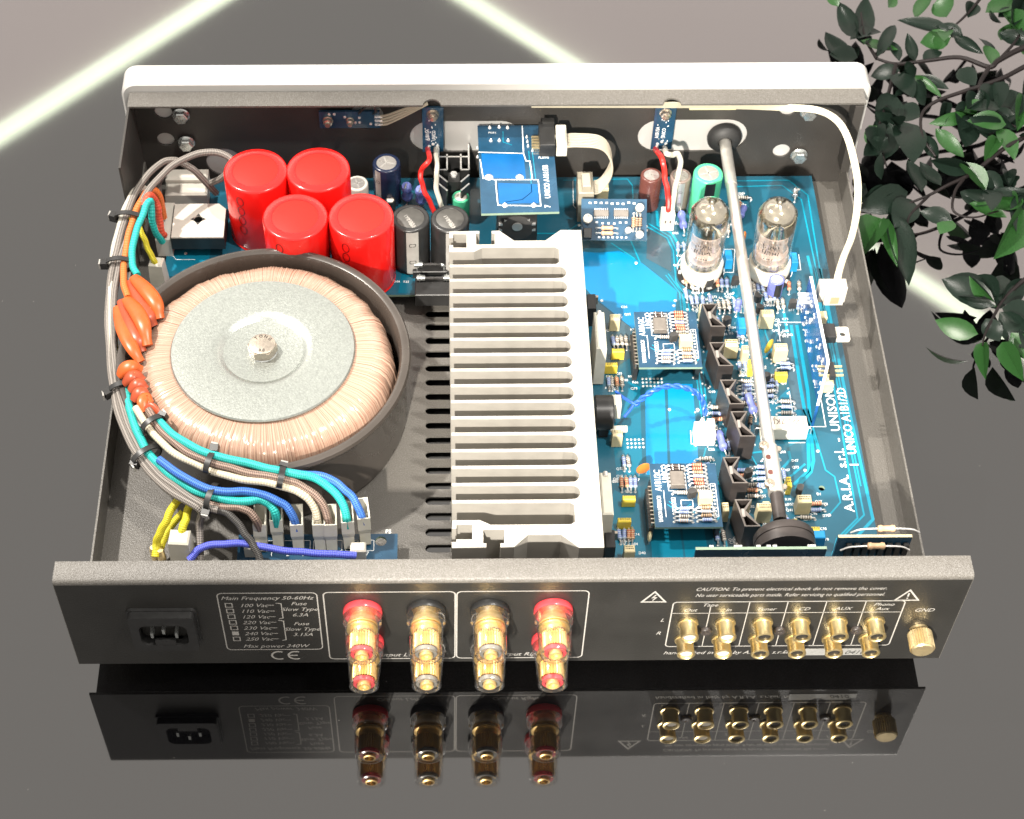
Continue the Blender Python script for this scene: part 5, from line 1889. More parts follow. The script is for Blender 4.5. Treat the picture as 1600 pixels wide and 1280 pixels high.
# ================================================================== valves
def valve(label, xy, lean):
    zb = PZ + 10
    t = thing('valve', label, 'valve', (xy[0], xy[1], zb), 'small glass valves in white sockets')
    H = 47
    bm = MB()
    bm.lathe(0, 0, [(9.0, .4), (10.3, 1.4), (10.9, 4), (11.1, H - 10), (10.8, H - 6), (8.6, H - 2.2), (5.5, H - .2), (2.2, H + .6), (1.5, H + 1.4), (1.3, H + 2.8), (.5, H + 3.6), (0, H + 3.7)], 40)
    put((bm.mesh('envelope', ['glass'], 60), []), 'envelope', t, (0, 0), 0, world=False)
    bm = MB()
    bm.lathe(0, 0, [(10.5, H - 17.5), (10.7, H - 10), (10.4, H - 6.2), (8.2, H - 2.6), (5.3, H - .7), (2.1, H), (1.2, H + 1), (1.0, H + 2.4), (0, H + 3)], 36)
    put((bm.mesh('getter_mirror', ['getter'], 60), []), 'getter_mirror', t, (0, 0), 0, world=False)
    bm = MB()
    for s_ in (-1, 1):
        pl_ = [(s_ * 4.5 + 3.6 * cos(a), 4.2 * sin(a)) for a in [2 * pi * k / 10 for k in range(10)]]
        bm.plate(pl_, [], 12, 27)
        for zz in (14, 19, 24):
            bm.plate([(x * 1.0 + .35 * (1 if x > s_ * 4.5 else -1), y * 1.12) for x, y in pl_], [], zz, zz + .8)
    put((bm.mesh('anode_plate', ['plate_metal'], 30), []), 'anode_plate', t, (0, 0), 0, world=False)
    bm = MB()
    for zz in (6.5, 11.2, 27.4):
        bm.lathe(0, 0, [(9.4, zz), (9.4, zz + .5), (0, zz + .5)], 28)
        bm.lathe(0, 0, [(0, zz), (9.4, zz)], 28)
    put((bm.mesh('mica_disc', ['mica'], 30), []), 'mica_disc', t, (0, 0), 0, world=False)
    bm = MB()
    for k in range(9):
        a = 2 * pi * k / 9 + .3
        bm.tube([(6.0 * cos(a), 6.0 * sin(a), 0), (6.0 * cos(a), 6.0 * sin(a), 6), (4.6 * cos(a + .3), 4.6 * sin(a + .3), 12)], .55, 6)
        bm.lathe(6.0 * cos(a), 6.0 * sin(a), [(1.2, .6), (1.2, 3.2), (.6, 4)], 8)
    put((bm.mesh('pin', ['lead'], 40), []), 'pin', t, (0, 0), 0, world=False)
    bm = MB()
    R_ = 11.2
    vr = random.Random(len(label))
    for zz, n_, h_ in ((22, 7, 3.4), (17.5, 7, 3.4), (13.4, 5, 1.8)):
        for q in range(n_):
            x0 = (q - n_ / 2) * 1.5
            for _ in range(3):
                p0 = (x0 + vr.uniform(0, 1.1), zz + vr.uniform(0, h_))
                p1 = (x0 + vr.uniform(0, 1.1), zz + vr.uniform(0, h_))
                if hypot(p0[0] - p1[0], p0[1] - p1[1]) > .5:
                    bm.line([p0, p1], .42, lambda a, c: (R_ * cos(-1.85 + a / R_), R_ * sin(-1.85 + a / R_), c))
    put((bm.mesh('valve_print', ['black_matt'], 0), []), 'valve_print', t, (0, 0), 0, world=False)
    t.rotation_euler = (lean[0], lean[1], 0)
    return t


valve('small glass valve left of the long rod, silver domed', (116.8, 250.0), (0, 0))
valve('small glass valve right of the long rod, silver domed', (155.5, 249.7), (0, radians(-1.5)))

# ================================================================== twisted blue pair
tw = thing('twisted_wire', 'twisted pair of thin blue wires bridging from the heatsink to a white connector', 'wire', (90, 150, 40))
core = smooth_path([(70.6, 142.5, 42.0), (76.5, 146.2, 45.0), (83.9, 149.0, 48.0), (93.4, 149.0, 49.0), (102.0, 147.0, 47.0), (106.6, 143.2, 43.0), (107.8, 136.7, 39.0)], 9)
for ph in (0, pi):
    b = MB()
    pp = []
    for i, c in enumerate(core):
        t_ = (core[min(i + 1, len(core) - 1)] - core[max(i - 1, 0)]).normalized()
        n1 = t_.cross(Vector((0, 0, 1))).normalized()
        n2 = t_.cross(n1)
        a = ph + i * .62
        pp.append(c + n1 * (.85 * cos(a)) + n2 * (.85 * sin(a)))
    pre = [(60.6, 151.4, 42.0), (64.8, 146.9, 42.0)] if ph == 0 else [(64.4, 137.0, 38.0), (67.9, 140.6, 40.0)]
    b.tube(smooth_path(pre + [pp[0]], 4) + pp[1:], .82, 7)
    b.build('strand', 'twist_blue', tw)

# ================================================================== boards behind the rear panel
ib = thing('input_board', 'long blue board on edge directly behind the rear panel sockets', 'circuit board', (110, 34, 27))
b = MB()
b.box(122, 32, 27.3, 64, 1.6, 40)
for i in range(len(b.f)):
    if i == 5:
        b.mi[i] = 1
b.build('board', ['pcb_board', 'fr4'], ib, smooth=0)
b = MB()
for x in (98, 110, 112, 121, 126, 129, 146, 148):
    b.box(x, 33.6, 62, 2, 1.6, 4.6)
b.build('solder_joint', 'solder', ib, smooth=0)
pb = thing('phono_board', 'small board with tan resistors standing at the right rear corner', 'circuit board', (170, 34, 40))
qa, qb = (160.9, 39.6, 66.0), (197.2, 40.1, 66.0)
b = MB()
b.box((qa[0] + qb[0]) / 2, qa[1], 36, qb[0] - qa[0], 1.6, 30)
for i in range(len(b.f)):
    if i == 5:
        b.mi[i] = 1
b.build('board', ['pcb_board', 'cream'], pb, smooth=0)
for y_, z_, x_ in ((qa[1] + 4, 66, (qa[0] + qb[0]) / 2 + 6), (qa[1] - 5, 64, (qa[0] + qb[0]) / 2)):
    b = MB()
    b.tube(smooth_path([(x_ - 17, y_, z_ - 3), (x_ - 12, y_, z_), (x_, y_, z_ + .6), (x_ + 12, y_, z_), (x_ + 17, y_, z_ - 3)], 4), .5, 6)
    wl = b.build('resistor_lead', 'lead', pb)
    b = MB()
    b.lathe(x_, y_, [(.5, -4.5), (1.7, -4), (1.9, -2.6), (1.5, -1.8), (1.5, 1.8), (1.9, 2.6), (1.7, 4), (.5, 4.5)], 12, 'x', z=z_ + .6)
    b.build('resistor_body', 'res_tan', pb)
b = MB()
for q in range(8):
    b.box(qa[0] + 6 + q * 4, qa[1] - 2.2, 52, 2.6, 2.4, 10, ch=.4)
b.build('capacitor_row', 'black', pb, smooth=0)

# ================================================================== mains terminal board with seven plugs
tbd = thing('terminal_board', 'low blue terminal board carrying seven white plugs behind the rear panel', 'circuit board', (-97, 55, 25))
b = MB()
b.plate([(-138.6, 30), (-56.4, 30), (-56.4, 70), (-138.6, 70)], [circle(*(-65.0, 65.4), 3, 16)], 25, 26.6)
for i, f in enumerate(b.f):
    if len(f) == 4:
        b.mi[i] = 1
b.build('board', ['pcb_board', 'fr4'], tbd, smooth=0)
b = MB()
FT = lambda a, c: (a, c, 26.7)
for q in range(7):
    x, y = -121 + 8.2 * q, 59.5
    b.text(str(q + 1), 3.4, (x, 56.5), FT, align='CENTER')
    b.line(rrect(x - 3.2, 59.5, x + 3.2, 66, .3, 1), .3, FT, True)
b.text('FS', 3.4, (-62.8, 70.2), FT)
b.build('silkscreen', 'silk', tbd, smooth=0)
b = MB()
for x in (-132, -70, -112):
    b.lathe(x, 50, [(2.2, 16.5), (2.2, 25)], 10)
b.build('standoff', 'steel', tbd)

PLUG_GROUP = 'white plugs on the terminal board'


def plug_mesh():
    """hollow flag plug: hood open at the top back, body narrowing to the tab"""
    bm = MB()
    w, d = 6.6, 7.0
    # outer shell as stacked rings with an inner well
    def ring(hw, y0, y1, z):
        return [(-hw, y0, z), (hw, y0, z), (hw, y1, z), (-hw, y1, z)]
    rings = [ring(2.7, -4.4, 2.0, 0), ring(2.8, -4.6, 2.2, 8.0), ring(w / 2, -5.4, 3.2, 11), ring(w / 2, -5.6, 4.4, 24.5)]
    inner = [ring(w / 2 - .7, -4.9, 3.7, 24.5), ring(w / 2 - .8, -4.4, 3.2, 15)]
    allr = rings + inner
    vs = [v for r in allr for v in r]
    # the hood is cut lower at the front
    for k in (12, 13, 16, 17):
        x, y, z = vs[k]
        vs[k] = (x, y, 19.0)
    fs = [(3, 2, 1, 0)]
    for k in range(len(allr) - 1):
        for i in range(4):
            j = (i + 1) % 4
            fs.append((4 * k + i, 4 * k + j, 4 * k + 4 + j, 4 * k + 4 + i))
    k = 4 * (len(allr) - 1)
    fs.append((k, k + 1, k + 2, k + 3))
    bm.add(vs, fs)
    return bm.mesh('plug', ['nylon'], 0)


PM = plug_mesh()
WIRES = {}
GB = 'braided transformer wires tied in bundles round the steel cup'
plugs_px = [(404, 826), (432, 826), (460, 831), (496, 832), (514, 832), (541, 829), (566, 826)]
TIPS = []
for q, (label, (u, v)) in enumerate(zip(('brown', 'left teal', 'left blue', 'cream', 'dark brown', 'right teal', 'right blue'),
                        ((-125.9, 61.9), (-117.6, 64.6), (-107.1, 61.7), (-95.8, 61.7), (-90.0, 61.6), (-81.3, 63.1), (-73.2, 65.4)))):
    o = link('plug', PM, None, (u, v + 1.0, 27.2), radians((-2, 3, 2, 1, 2, 5, 8)[q]))
    o.rotation_euler = (radians(-13), 0, o.rotation_euler.z)
    tag(o, 'white flag plug holding the %s wire on the terminal board' % label, 'plug', PLUG_GROUP)
    TIPS.append((u, v + 1.0, 44))

tip = lambda i: (TIPS[i][0], TIPS[i][1] - .2, 42)
tp2 = lambda i: (TIPS[i][0] - .6, TIPS[i][1] + 1.2, 50)
# outer bundle running from the back left corner, down the left wall and round the front of the cup
wire('grey braided wire looping over the white blocks, outermost along the left wall', 'grey_braid',
     [(-167.1, 303.9, 50.0), (-158.9, 298.2, 60.0), (-152.9, 297.7, 68.0), (-154.3, 301.9, 72.0), (-164.5, 304.1, 74.0), (-175.3, 301.5, 74.0), (-187.5, 292.7, 73.0), (-198.4, 276.3, 70.0), (-206.4, 256.1, 66.0), (-210.8, 229.5, 62.0), (-211.4, 198.1, 60.0), (-207.6, 161.6, 60.0),
      (-200.1, 130.1, 61.0), (-190.3, 104.8, 61.0), (-179.6, 87.1, 61.0), (-167.4, 76.0, 60.0), (-152.9, 65.5, 59.0), (-145.8, 63.4, 58.0)], 2.0, group=GB)
wire('second grey braided wire from the fuse block beside the outermost wire', 'grey_braid',
     [(-165.3, 305.6, 40.0), (-170.6, 303.4, 52.0), (-176.8, 303.1, 62.0), (-185.4, 303.8, 68.0), (-193.9, 299.1, 70.0), (-203.0, 284.6, 69.0), (-210.2, 261.2, 66.0), (-214.2, 232.0, 62.0), (-214.7, 199.9, 58.0), (-210.4, 163.3, 58.0), (-203.0, 130.1, 60.0), (-192.9, 104.0, 61.0),
      (-181.8, 85.8, 60.0), (-168.9, 73.6, 59.0), (-155.0, 64.6, 57.0), (-156.4, 64.3, 44.0), (-156.3, 48.9, 32.0)], 2.0, group=GB)
wire('white wire curving down from the header along the left wall', 'white_wire',
     [(-199.3, 289.1, 42.0), (-201.2, 288.6, 58.0), (-205.7, 282.5, 66.0), (-210.7, 270.3, 66.0), (-214.2, 247.2, 63.0), (-215.2, 221.8, 60.0), (-212.0, 189.7, 59.0), (-205.1, 150.5, 60.0), (-201.7, 143.9, 60.0)], 2.0, group=GB)
wire('orange wire from the header into the upper orange sleeves', 'orange_wire',
     [(-193.6, 281.9, 44.0), (-193.7, 281.3, 60.0), (-196.9, 280.4, 68.0), (-201.7, 271.2, 69.0), (-206.5, 254.1, 67.0), (-207.7, 231.5, 65.0), (-206.6, 211.4, 66.0), (-202.5, 197.8, 68.0)], 2.0, group=GB)
wire('coral wire bending down into the white header', 'red_orange_wire',
     [(-201.5, 267.2, 68.0), (-197.8, 273.2, 70.0), (-195.1, 275.2, 64.0), (-194.1, 272.5, 56.0), (-193.3, 268.6, 46.0), (-192.4, 269.5, 42.0)], 2.0, group=GB)
wire('teal wire bending over into the white header beside the coral wire', 'teal_wire',
     [(-199.4, 216.1, 66.0), (-203.0, 224.7, 66.0), (-203.5, 243.2, 68.0), (-199.8, 260.1, 70.0), (-196.3, 269.2, 70.0), (-196.9, 264.0, 62.0), (-195.6, 262.8, 52.0), (-193.1, 264.4, 42.0)], 2.0, group=GB)
wire('short yellow wire dropping into the milky plug by the cup', 'yellow_wire',
     [(-207.2, 260.1, 66.0), (-203.8, 256.1, 64.0), (-199.8, 250.4, 58.0), (-197.0, 246.7, 50.0), (-195.1, 245.4, 44.0)], 1.8, group=GB)
wire('black wire running down behind the coral wire to the header', 'dark_braid',
     [(-191.4, 306.4, 60.0), (-194.8, 294.3, 60.0), (-195.0, 287.4, 54.0), (-193.6, 281.9, 44.0)], 1.6, group=GB)
wire('yellow wire glimpsed behind the grey wires at the left wall', 'yellow_wire',
     [(-211.0, 192.4, 56.0), (-208.3, 170.9, 57.0), (-204.5, 151.4, 60.0)], 1.5, group=GB)
# lower outer bundle
wire('teal braided wire of the outer bundle ending in the second plug', 'teal_braid',
     [(-198.9, 142.2, 62.0), (-194.9, 124.2, 63.0), (-187.9, 105.7, 63.0), (-177.7, 89.6, 62.0), (-164.6, 78.5, 61.0), (-150.9, 71.1, 60.0), (-137.0, 68.2, 59.0), (-126.9, 69.6, 58.0), (-120.7, 69.3, 55.0), (-117.6, 66.2, 51.0), tip(1)], 2.3, group=GB)
wire('brown braided wire of the outer bundle ending in the first plug', 'brown_braid',
     [(-202.4, 143.9, 60.0), (-197.2, 122.4, 60.0), (-188.6, 102.2, 60.0), (-178.2, 86.9, 59.0), (-165.4, 75.9, 58.0), (-151.0, 67.8, 57.0), (-138.0, 66.1, 57.0), (-130.7, 64.3, 55.0), (-127.1, 62.3, 51.0), tip(0)], 2.1, group=GB)
wire('blue braided wire of the outer bundle ending in the third plug', 'blue_braid',
     [(-176.7, 90.1, 65.0), (-163.9, 79.5, 65.0), (-150.6, 72.2, 64.0), (-137.9, 72.0, 62.0), (-125.2, 71.7, 60.0), (-115.1, 69.1, 57.0), (-109.5, 65.8, 52.0), tip(2)], 2.2, group=GB)
# inner bundle lying on the rim
wire('teal braided wire of the inner bundle ending in the sixth plug', 'teal_braid',
     [(-178.7, 112.2, 70.0), (-168.6, 101.0, 70.0), (-153.5, 91.0, 70.0), (-138.2, 86.4, 69.0), (-121.9, 82.2, 68.0), (-105.9, 79.6, 66.0), (-94.7, 77.3, 63.0), (-85.8, 72.1, 58.0), (-82.4, 66.8, 52.0), tip(5)], 2.2, group=GB)
wire('dark brown braided wire of the inner bundle ending in the fifth plug', 'brown_braid',
     [(-183.8, 118.5, 70.0), (-176.3, 105.9, 69.0), (-163.0, 93.4, 68.0), (-147.9, 85.2, 68.0), (-131.5, 80.2, 67.0), (-113.8, 76.4, 66.0), (-101.7, 73.7, 62.0), (-93.8, 68.8, 56.0), tip(4)], 2.1, group=GB)
wire('cream wire of the inner bundle ending in the fourth plug', 'cream_braid',
     [(-191.0, 121.5, 68.0), (-183.4, 109.2, 67.0), (-169.8, 94.2, 66.0), (-152.9, 84.3, 65.0), (-135.8, 78.1, 65.0), (-116.9, 73.6, 65.0), (-104.2, 70.9, 62.0), (-98.0, 67.2, 55.0), tip(3)], 2.0, group=GB)
wire('plain blue wire arching over the inner bundle ending in the seventh plug', 'blue_braid',
     [(-114.2, 82.7, 64.0), (-101.9, 80.6, 64.0), (-90.9, 79.3, 63.0), (-81.6, 74.5, 59.0), (-76.3, 69.2, 53.0), tip(6)], 2.1, group=GB)
# earth leads
wire('yellow earth wire on the left of the pair below the bundle', 'yellow_wire',
     [(-163.3, 78.1, 50.0), (-167.9, 74.5, 50.0), (-172.4, 68.6, 46.0), (-177.3, 63.9, 38.0), (-179.8, 62.3, 30.0), (-180.6, 57.0, 26.0)], 2.1, group='yellow earth wires')
wire('yellow earth wire on the right of the pair entering a milky plug', 'yellow_wire',
     [(-164.3, 77.8, 52.0), (-161.1, 74.6, 52.0), (-162.2, 69.5, 48.0), (-164.3, 61.5, 47.0), (-165.7, 58.0, 43.0)], 2.1, group='yellow earth wires')
wire('yellow earth wire crossing low behind the pair', 'yellow_wire',
     [(-166.9, 78.0, 36.0), (-172.9, 72.0, 32.0), (-176.9, 66.8, 28.0), (-179.2, 61.5, 24.0)], 2.0, group='yellow earth wires')
wire('indigo braided wire lying across the terminal board towards the mains inlet', 'indigo_braid',
     [(-161.3, 48.2, 36.0), (-155.9, 52.1, 40.0), (-146.8, 53.8, 42.0), (-133.9, 53.7, 42.0), (-117.8, 51.8, 40.0), (-101.7, 50.7, 38.0), (-85.6, 51.1, 36.0), (-77.3, 51.6, 34.0)], 2.0)
wire('black wire dropping diagonally in front of the first plug', 'dark_braid',
     [(-146.8, 65.3, 56.0), (-139.7, 62.7, 54.0), (-132.8, 56.6, 48.0), (-127.9, 51.3, 42.0), (-124.9, 46.0, 36.0)], 2.0)


def milky_plug(label, x, y, z, w, d, h, rz):
    bm = MB()
    bm.box(0, 0, 0, w, d, h, ch=1.0, top=(.86, .9))
    o = link('plug_cover', bm.mesh('plug_cover', ['nylon'], 0), None, (x, y, z), rz)
    return tag(o, label, 'plug cover', 'milky plastic plug covers')


x, y = (-194.8, 246.5)
milky_plug('milky plug cover under the short yellow wire beside the cup', x, y, 27.2, 9, 8, 18, radians(-8))
x, y = (-165.9, 55.9)
milky_plug('milky plug cover on the right hand yellow earth wire', x, y, 17, 12, 10, 29, radians(-4))
x, y = (-130.4, 58.7)
b = MB()
b.box(0, 0, 0, 8, 6, 8, ch=.8)
tag(link('plug_cover', b.mesh('plug_cover', ['white'], 0), None, (x, y, 26.9)), 'stubby white plug cover under the black wire', 'plug cover', 'milky plastic plug covers')
x, y = (-76.3, 56.7)
b = MB()
b.box(0, 0, 0, 8, 6, 8, ch=.8)
tag(link('plug_cover', b.mesh('plug_cover', ['white'], 0), None, (x, y, 26.9)), 'stubby white plug cover at the end of the indigo wire', 'plug cover', 'milky plastic plug covers')
# ring terminals at the end of the yellow pair
b = MB()
for u, v in ((241, 862), (252, 866)):
    x, y = (-181.8, 60.8) if u == 241 else (-178.0, 59.2)
    b.lathe(x, y, [(1.8, 17), (2.4, 22), (2.2, 27), (1.6, 29)], 10)
tag(b.build('crimp_terminal', 'gold_pale', None), 'pair of crimped brass terminals at the foot of the yellow wires', 'terminal')

# ================================================================== orange sleeves over the transformer leads
SG = 'orange sleeves over the transformer leads'


def sleeve(label, m_, pts, r):
    pp = smooth_path(pts, 6)
    t = MB()
    t.tube(pp, r * .82, 12, squash=.5, rfn=lambda k: .72 + .42 * sin(pi * min(1, k * 1.15)) ** .7 if k < .93 else .72)
    o = t.build('orange_sleeve', m_, None)
    return tag(o, label, 'sleeve', SG)


sleeve('upper orange sleeve nearest the milky plug, first of five', 'orange', [(-200.9, 212.8, 68.0), (-192.7, 201.0, 71.0), (-186.3, 190.8, 71.0), (-184.1, 183.3, 67.0)], 4.6)
sleeve('upper rust sleeve just under the first one', 'orange_dark', [(-203.3, 212.3, 65.0), (-196.2, 197.3, 68.0), (-190.1, 184.3, 69.0), (-187.4, 179.7, 65.0)], 4.6)
sleeve('upper orange sleeve in the middle with its orange wire', 'orange', [(-203.4, 196.9, 68.0), (-196.8, 186.3, 71.0), (-191.4, 174.4, 72.0), (-188.6, 163.5, 68.0)], 4.6)
sleeve('upper rust sleeve below the middle one', 'orange_dark', [(-206.7, 199.1, 64.0), (-199.8, 180.7, 68.0), (-194.3, 168.1, 69.0), (-191.9, 161.7, 65.0)], 4.4)
sleeve('lowest of the upper orange sleeves, beside the left wall wires', 'orange', [(-208.3, 194.5, 64.0), (-203.1, 176.2, 68.0), (-196.8, 161.8, 69.0), (-191.7, 153.7, 66.0)], 4.4)
sleeve('topmost of the lower curled orange sleeves', 'orange', [(-202.2, 144.2, 66.0), (-199.1, 146.0, 70.0), (-194.3, 146.9, 71.0), (-190.1, 146.8, 68.0)], 4.0)
sleeve('second of the lower curled orange sleeves', 'orange_dark', [(-199.0, 139.0, 66.0), (-195.5, 140.4, 70.0), (-192.0, 141.6, 70.0), (-188.4, 139.8, 68.0)], 3.8)
sleeve('third of the lower curled orange sleeves', 'orange_dark', [(-195.4, 133.8, 66.0), (-192.6, 136.0, 69.0), (-189.6, 136.4, 69.0), (-186.7, 134.6, 67.0)], 3.5)
sleeve('fourth of the lower curled orange sleeves', 'orange_dark', [(-193.1, 127.3, 66.0), (-190.7, 130.0, 69.0), (-187.7, 130.4, 69.0), (-185.1, 127.7, 67.0)], 3.5)
sleeve('fifth of the lower orange sleeves, pointing down at a wire', 'orange', [(-186.0, 119.3, 67.0), (-187.5, 124.4, 69.0), (-185.8, 127.8, 69.0), (-183.3, 124.4, 68.0)], 3.3)
sleeve('smallest orange sleeve beside the inner cable tie', 'orange_dark', [(-182.6, 116.8, 68.0), (-183.3, 120.2, 70.0), (-180.5, 118.5, 70.0), (-177.7, 115.1, 69.0)], 2.8)

# ================================================================== cable ties
TG = 'black cable ties round the wire bundles'


def tie(label, a, c, head, rw, rh, tail=None):
    """strap ring whose centre is a, lying across the direction c - a, and a square lock"""
    a, c, head = Vector(a), Vector(c), Vector(head)
    d = (c - a).normalized()
    n1 = d.cross(Vector((0, 0, 1))).normalized()
    n2 = Vector((0, 0, 1))
    n2 = (n2 - d * n2.dot(d)).normalized()
    bm = MB()
    vs, fs = [], []
    K = 22
    for k in range(K):
        t = 2 * pi * k / K
        e = 1
        o_ = n1 * (cos(t) * rw) + n2 * (sin(t) * rh)
        on = o_.normalized() * .8
        for s_ in (-1, 1):
            vs.append(a + o_ + d * (s_ * 1.5))
        for s_ in (1, -1):
            vs.append(a + o_ + on + d * (s_ * 1.5))
    for k in range(K):
        j = (k + 1) % K
        for q in range(4):
            fs.append((4 * k + q, 4 * j + q, 4 * j + (q + 1) % 4, 4 * k + (q + 1) % 4))
    bm.add(vs, fs)
    o = bm.build('cable_tie', 'black', None, smooth=40)
    tag(o, label, 'cable tie', TG)
    bm = MB()
    dirn = (head - a)
    dirn = (dirn - d * dirn.dot(d)).normalized()
    st = a + dirn * (rw * .9)
    bm.bar(st, head + dirn * 3.0, 4.6, 4.2, up=d)
    bm.build('lock', 'black', o, smooth=0)
    bm = MB()
    bm.bar(head + dirn * 3.05, head + dirn * 3.9, 4.0, 3.6, up=d)
    bm.build('cut_end', 'grey_print', o, smooth=0)
    return o


tie('topmost cable tie round the wires at the back left corner', (-207.6, 258.1, 67.0), (-208.7, 251.2, 67.0), (-215.7, 260.2, 67.0), 8.6, 4.6)
tie('second cable tie from the top at the left wall', (-210.4, 227.1, 63.0), (-210.7, 219.9, 63.0), (-218.2, 227.2, 63.0), 7.8, 4.6)
tie('cable tie beside the curled orange sleeves on the outer bundle', (-200.4, 139.6, 61.0), (-198.8, 133.5, 61.0), (-206.8, 136.2, 61.0), 7.0, 4.6)
tie('cable tie of the outer bundle below the left of the cup', (-183.9, 95.7, 61.0), (-179.8, 89.9, 61.0), (-187.6, 91.5, 60.0), 7.6, 4.8)
tie('lowest cable tie on the outer bundle with the lock hanging down', (-148.9, 70.3, 60.0), (-144.0, 68.7, 60.0), (-150.9, 63.5, 58.0), 7.4, 4.6)
tie('first cable tie of the inner bundle, beside the smallest orange sleeve', (-180.6, 110.1, 69.0), (-176.9, 105.1, 69.0), (-177.5, 113.5, 70.0), 6.2, 3.8)
tie('middle cable tie of the inner bundle lying on the rim', (-149.8, 86.0, 68.0), (-144.9, 84.4, 68.0), (-148.7, 91.8, 70.0), 6.2, 3.8)
tie('last cable tie of the inner bundle nearest the plugs', (-114.0, 77.3, 67.0), (-109.3, 76.8, 66.0), (-113.2, 81.3, 68.0), 5.8, 3.8)

# ================================================================== plant hanging in at the right
plant = thing('leafy_branch', 'dark green leafy branches reaching in from the right beside the front plate', 'plant', (353.2, 416.0, 30.0))
BR = [([(367.6, 449.2, 33.0), (342.5, 443.7, 30.0), (324.2, 432.6, 29.0), (317.4, 427.7, 28.0), (301.5, 439.4, 26.0), (281.7, 440.0, 23.0), (261.7, 440.6, 20.0), (250.4, 446.8, 19.0)], 2.2),
      ([(365.6, 439.9, 33.0), (339.3, 426.4, 29.0), (321.2, 415.5, 28.0), (296.0, 407.1, 25.0), (279.1, 400.5, 23.0), (270.2, 392.1, 20.0), (268.1, 372.8, 19.0), (273.9, 357.7, 17.0)], 1.8),
      ([(331.4, 504.7, 30.0), (318.5, 486.4, 29.0), (310.2, 477.3, 27.0), (302.7, 469.6, 26.0), (297.5, 462.6, 25.0)], 1.2),
      ([(354.3, 381.5, 29.0), (328.3, 365.9, 25.0), (313.1, 356.7, 23.0), (293.1, 340.3, 20.0), (275.8, 330.4, 19.0), (264.3, 324.3, 17.0), (251.5, 319.3, 15.0)], 1.8),
      ([(286.2, 334.8, 20.0), (279.6, 324.9, 19.0), (276.7, 310.6, 17.0), (287.8, 306.1, 16.0), (304.2, 311.4, 16.0)], 1.1),
      ([(264.3, 324.3, 17.0), (249.5, 307.4, 15.0), (249.7, 295.0, 14.0), (264.1, 299.6, 13.0)], 1.0),
      ([(331.7, 267.5, 23.0), (311.6, 256.0, 19.0), (296.9, 243.8, 16.0), (289.8, 234.8, 15.0)], 1.8),
      ([(289.8, 234.8, 15.0), (279.5, 217.0, 13.0), (276.3, 208.2, 12.0)], 1.0),
      ([(317.4, 427.7, 28.0), (308.2, 408.9, 26.0), (314.8, 387.4, 24.0), (327.0, 376.7, 23.0)], 1.6),
      ([(324.2, 432.6, 29.0), (340.8, 454.3, 29.0), (348.2, 472.0, 30.0)], 1.2),
      ([(250.4, 446.8, 19.0), (246.3, 468.2, 18.0), (246.8, 492.8, 19.0)], 1.2),
      ([(261.7, 440.6, 20.0), (250.6, 406.4, 18.0), (241.6, 379.2, 16.0), (243.2, 352.6, 14.0)], 1.4)]
for pts, r in BR:
    b = MB()
    b.tube(smooth_path(pts, 5), r, 7, rfn=lambda k: 1 - .6 * k)
    b.build('branch', 'twig', plant)


def leaf_mesh(fold, curl, m_):
    bm = MB()
    n = 6
    vs, fs = [], []
    for i in range(n + 1):
        t = i / n
        w = .5 * sin(pi * t ** .85) ** .8 if 0 < t < 1 else 0.012
        z = curl * (t - .5) ** 2 - curl * .25
        vs += [(t, -w, z + fold * w), (t, 0, z), (t, w, z + fold * w)]
    for i in range(n):
        for k in (0, 1):
            fs.append((3 * i + k, 3 * i + 3 + k, 3 * i + 4 + k, 3 * i + 1 + k))
    bm.add([(x * 1000, y * 1000, z * 1000) for x, y, z in vs], fs)
    return bm.mesh('leaf', [m_], 60)


LV = {k: [leaf_mesh(f, c, k) for f, c in ((.35, .25), (.15, -.3), (.6, .1), (.25, .5))] for k in ('leaf', 'leaf_dark')}
lr = random.Random(21)


def leaf(a, c, w, kind='leaf_dark', tilt=None):
    a, c = Vector(a), Vector(c)
    c = a + (c - a) * 1.1
    d = c - a
    w = w * 1.0
    Ln = d.length
    d.normalize()
    toc = Vector((-.15, -.5, .85)).normalized()
    nrm = (toc - d * toc.dot(d)).normalized()
    nrm = Matrix.Rotation(lr.uniform(-.5, .5) if tilt is None else tilt, 3, d) @ nrm
    sd = nrm.cross(d)
    m_ = Matrix((d * Ln, sd * w, nrm * Ln)).transposed().to_4x4()
    o = bpy.data.objects.new('leaf', lr.choice(LV[kind]))
    COL.objects.link(o)
    o.parent = plant
    o.matrix_local = Matrix.Translation((a - ORG[plant.name]) * S) @ Matrix.Diagonal((S, S, S, 1)) @ m_
    return o


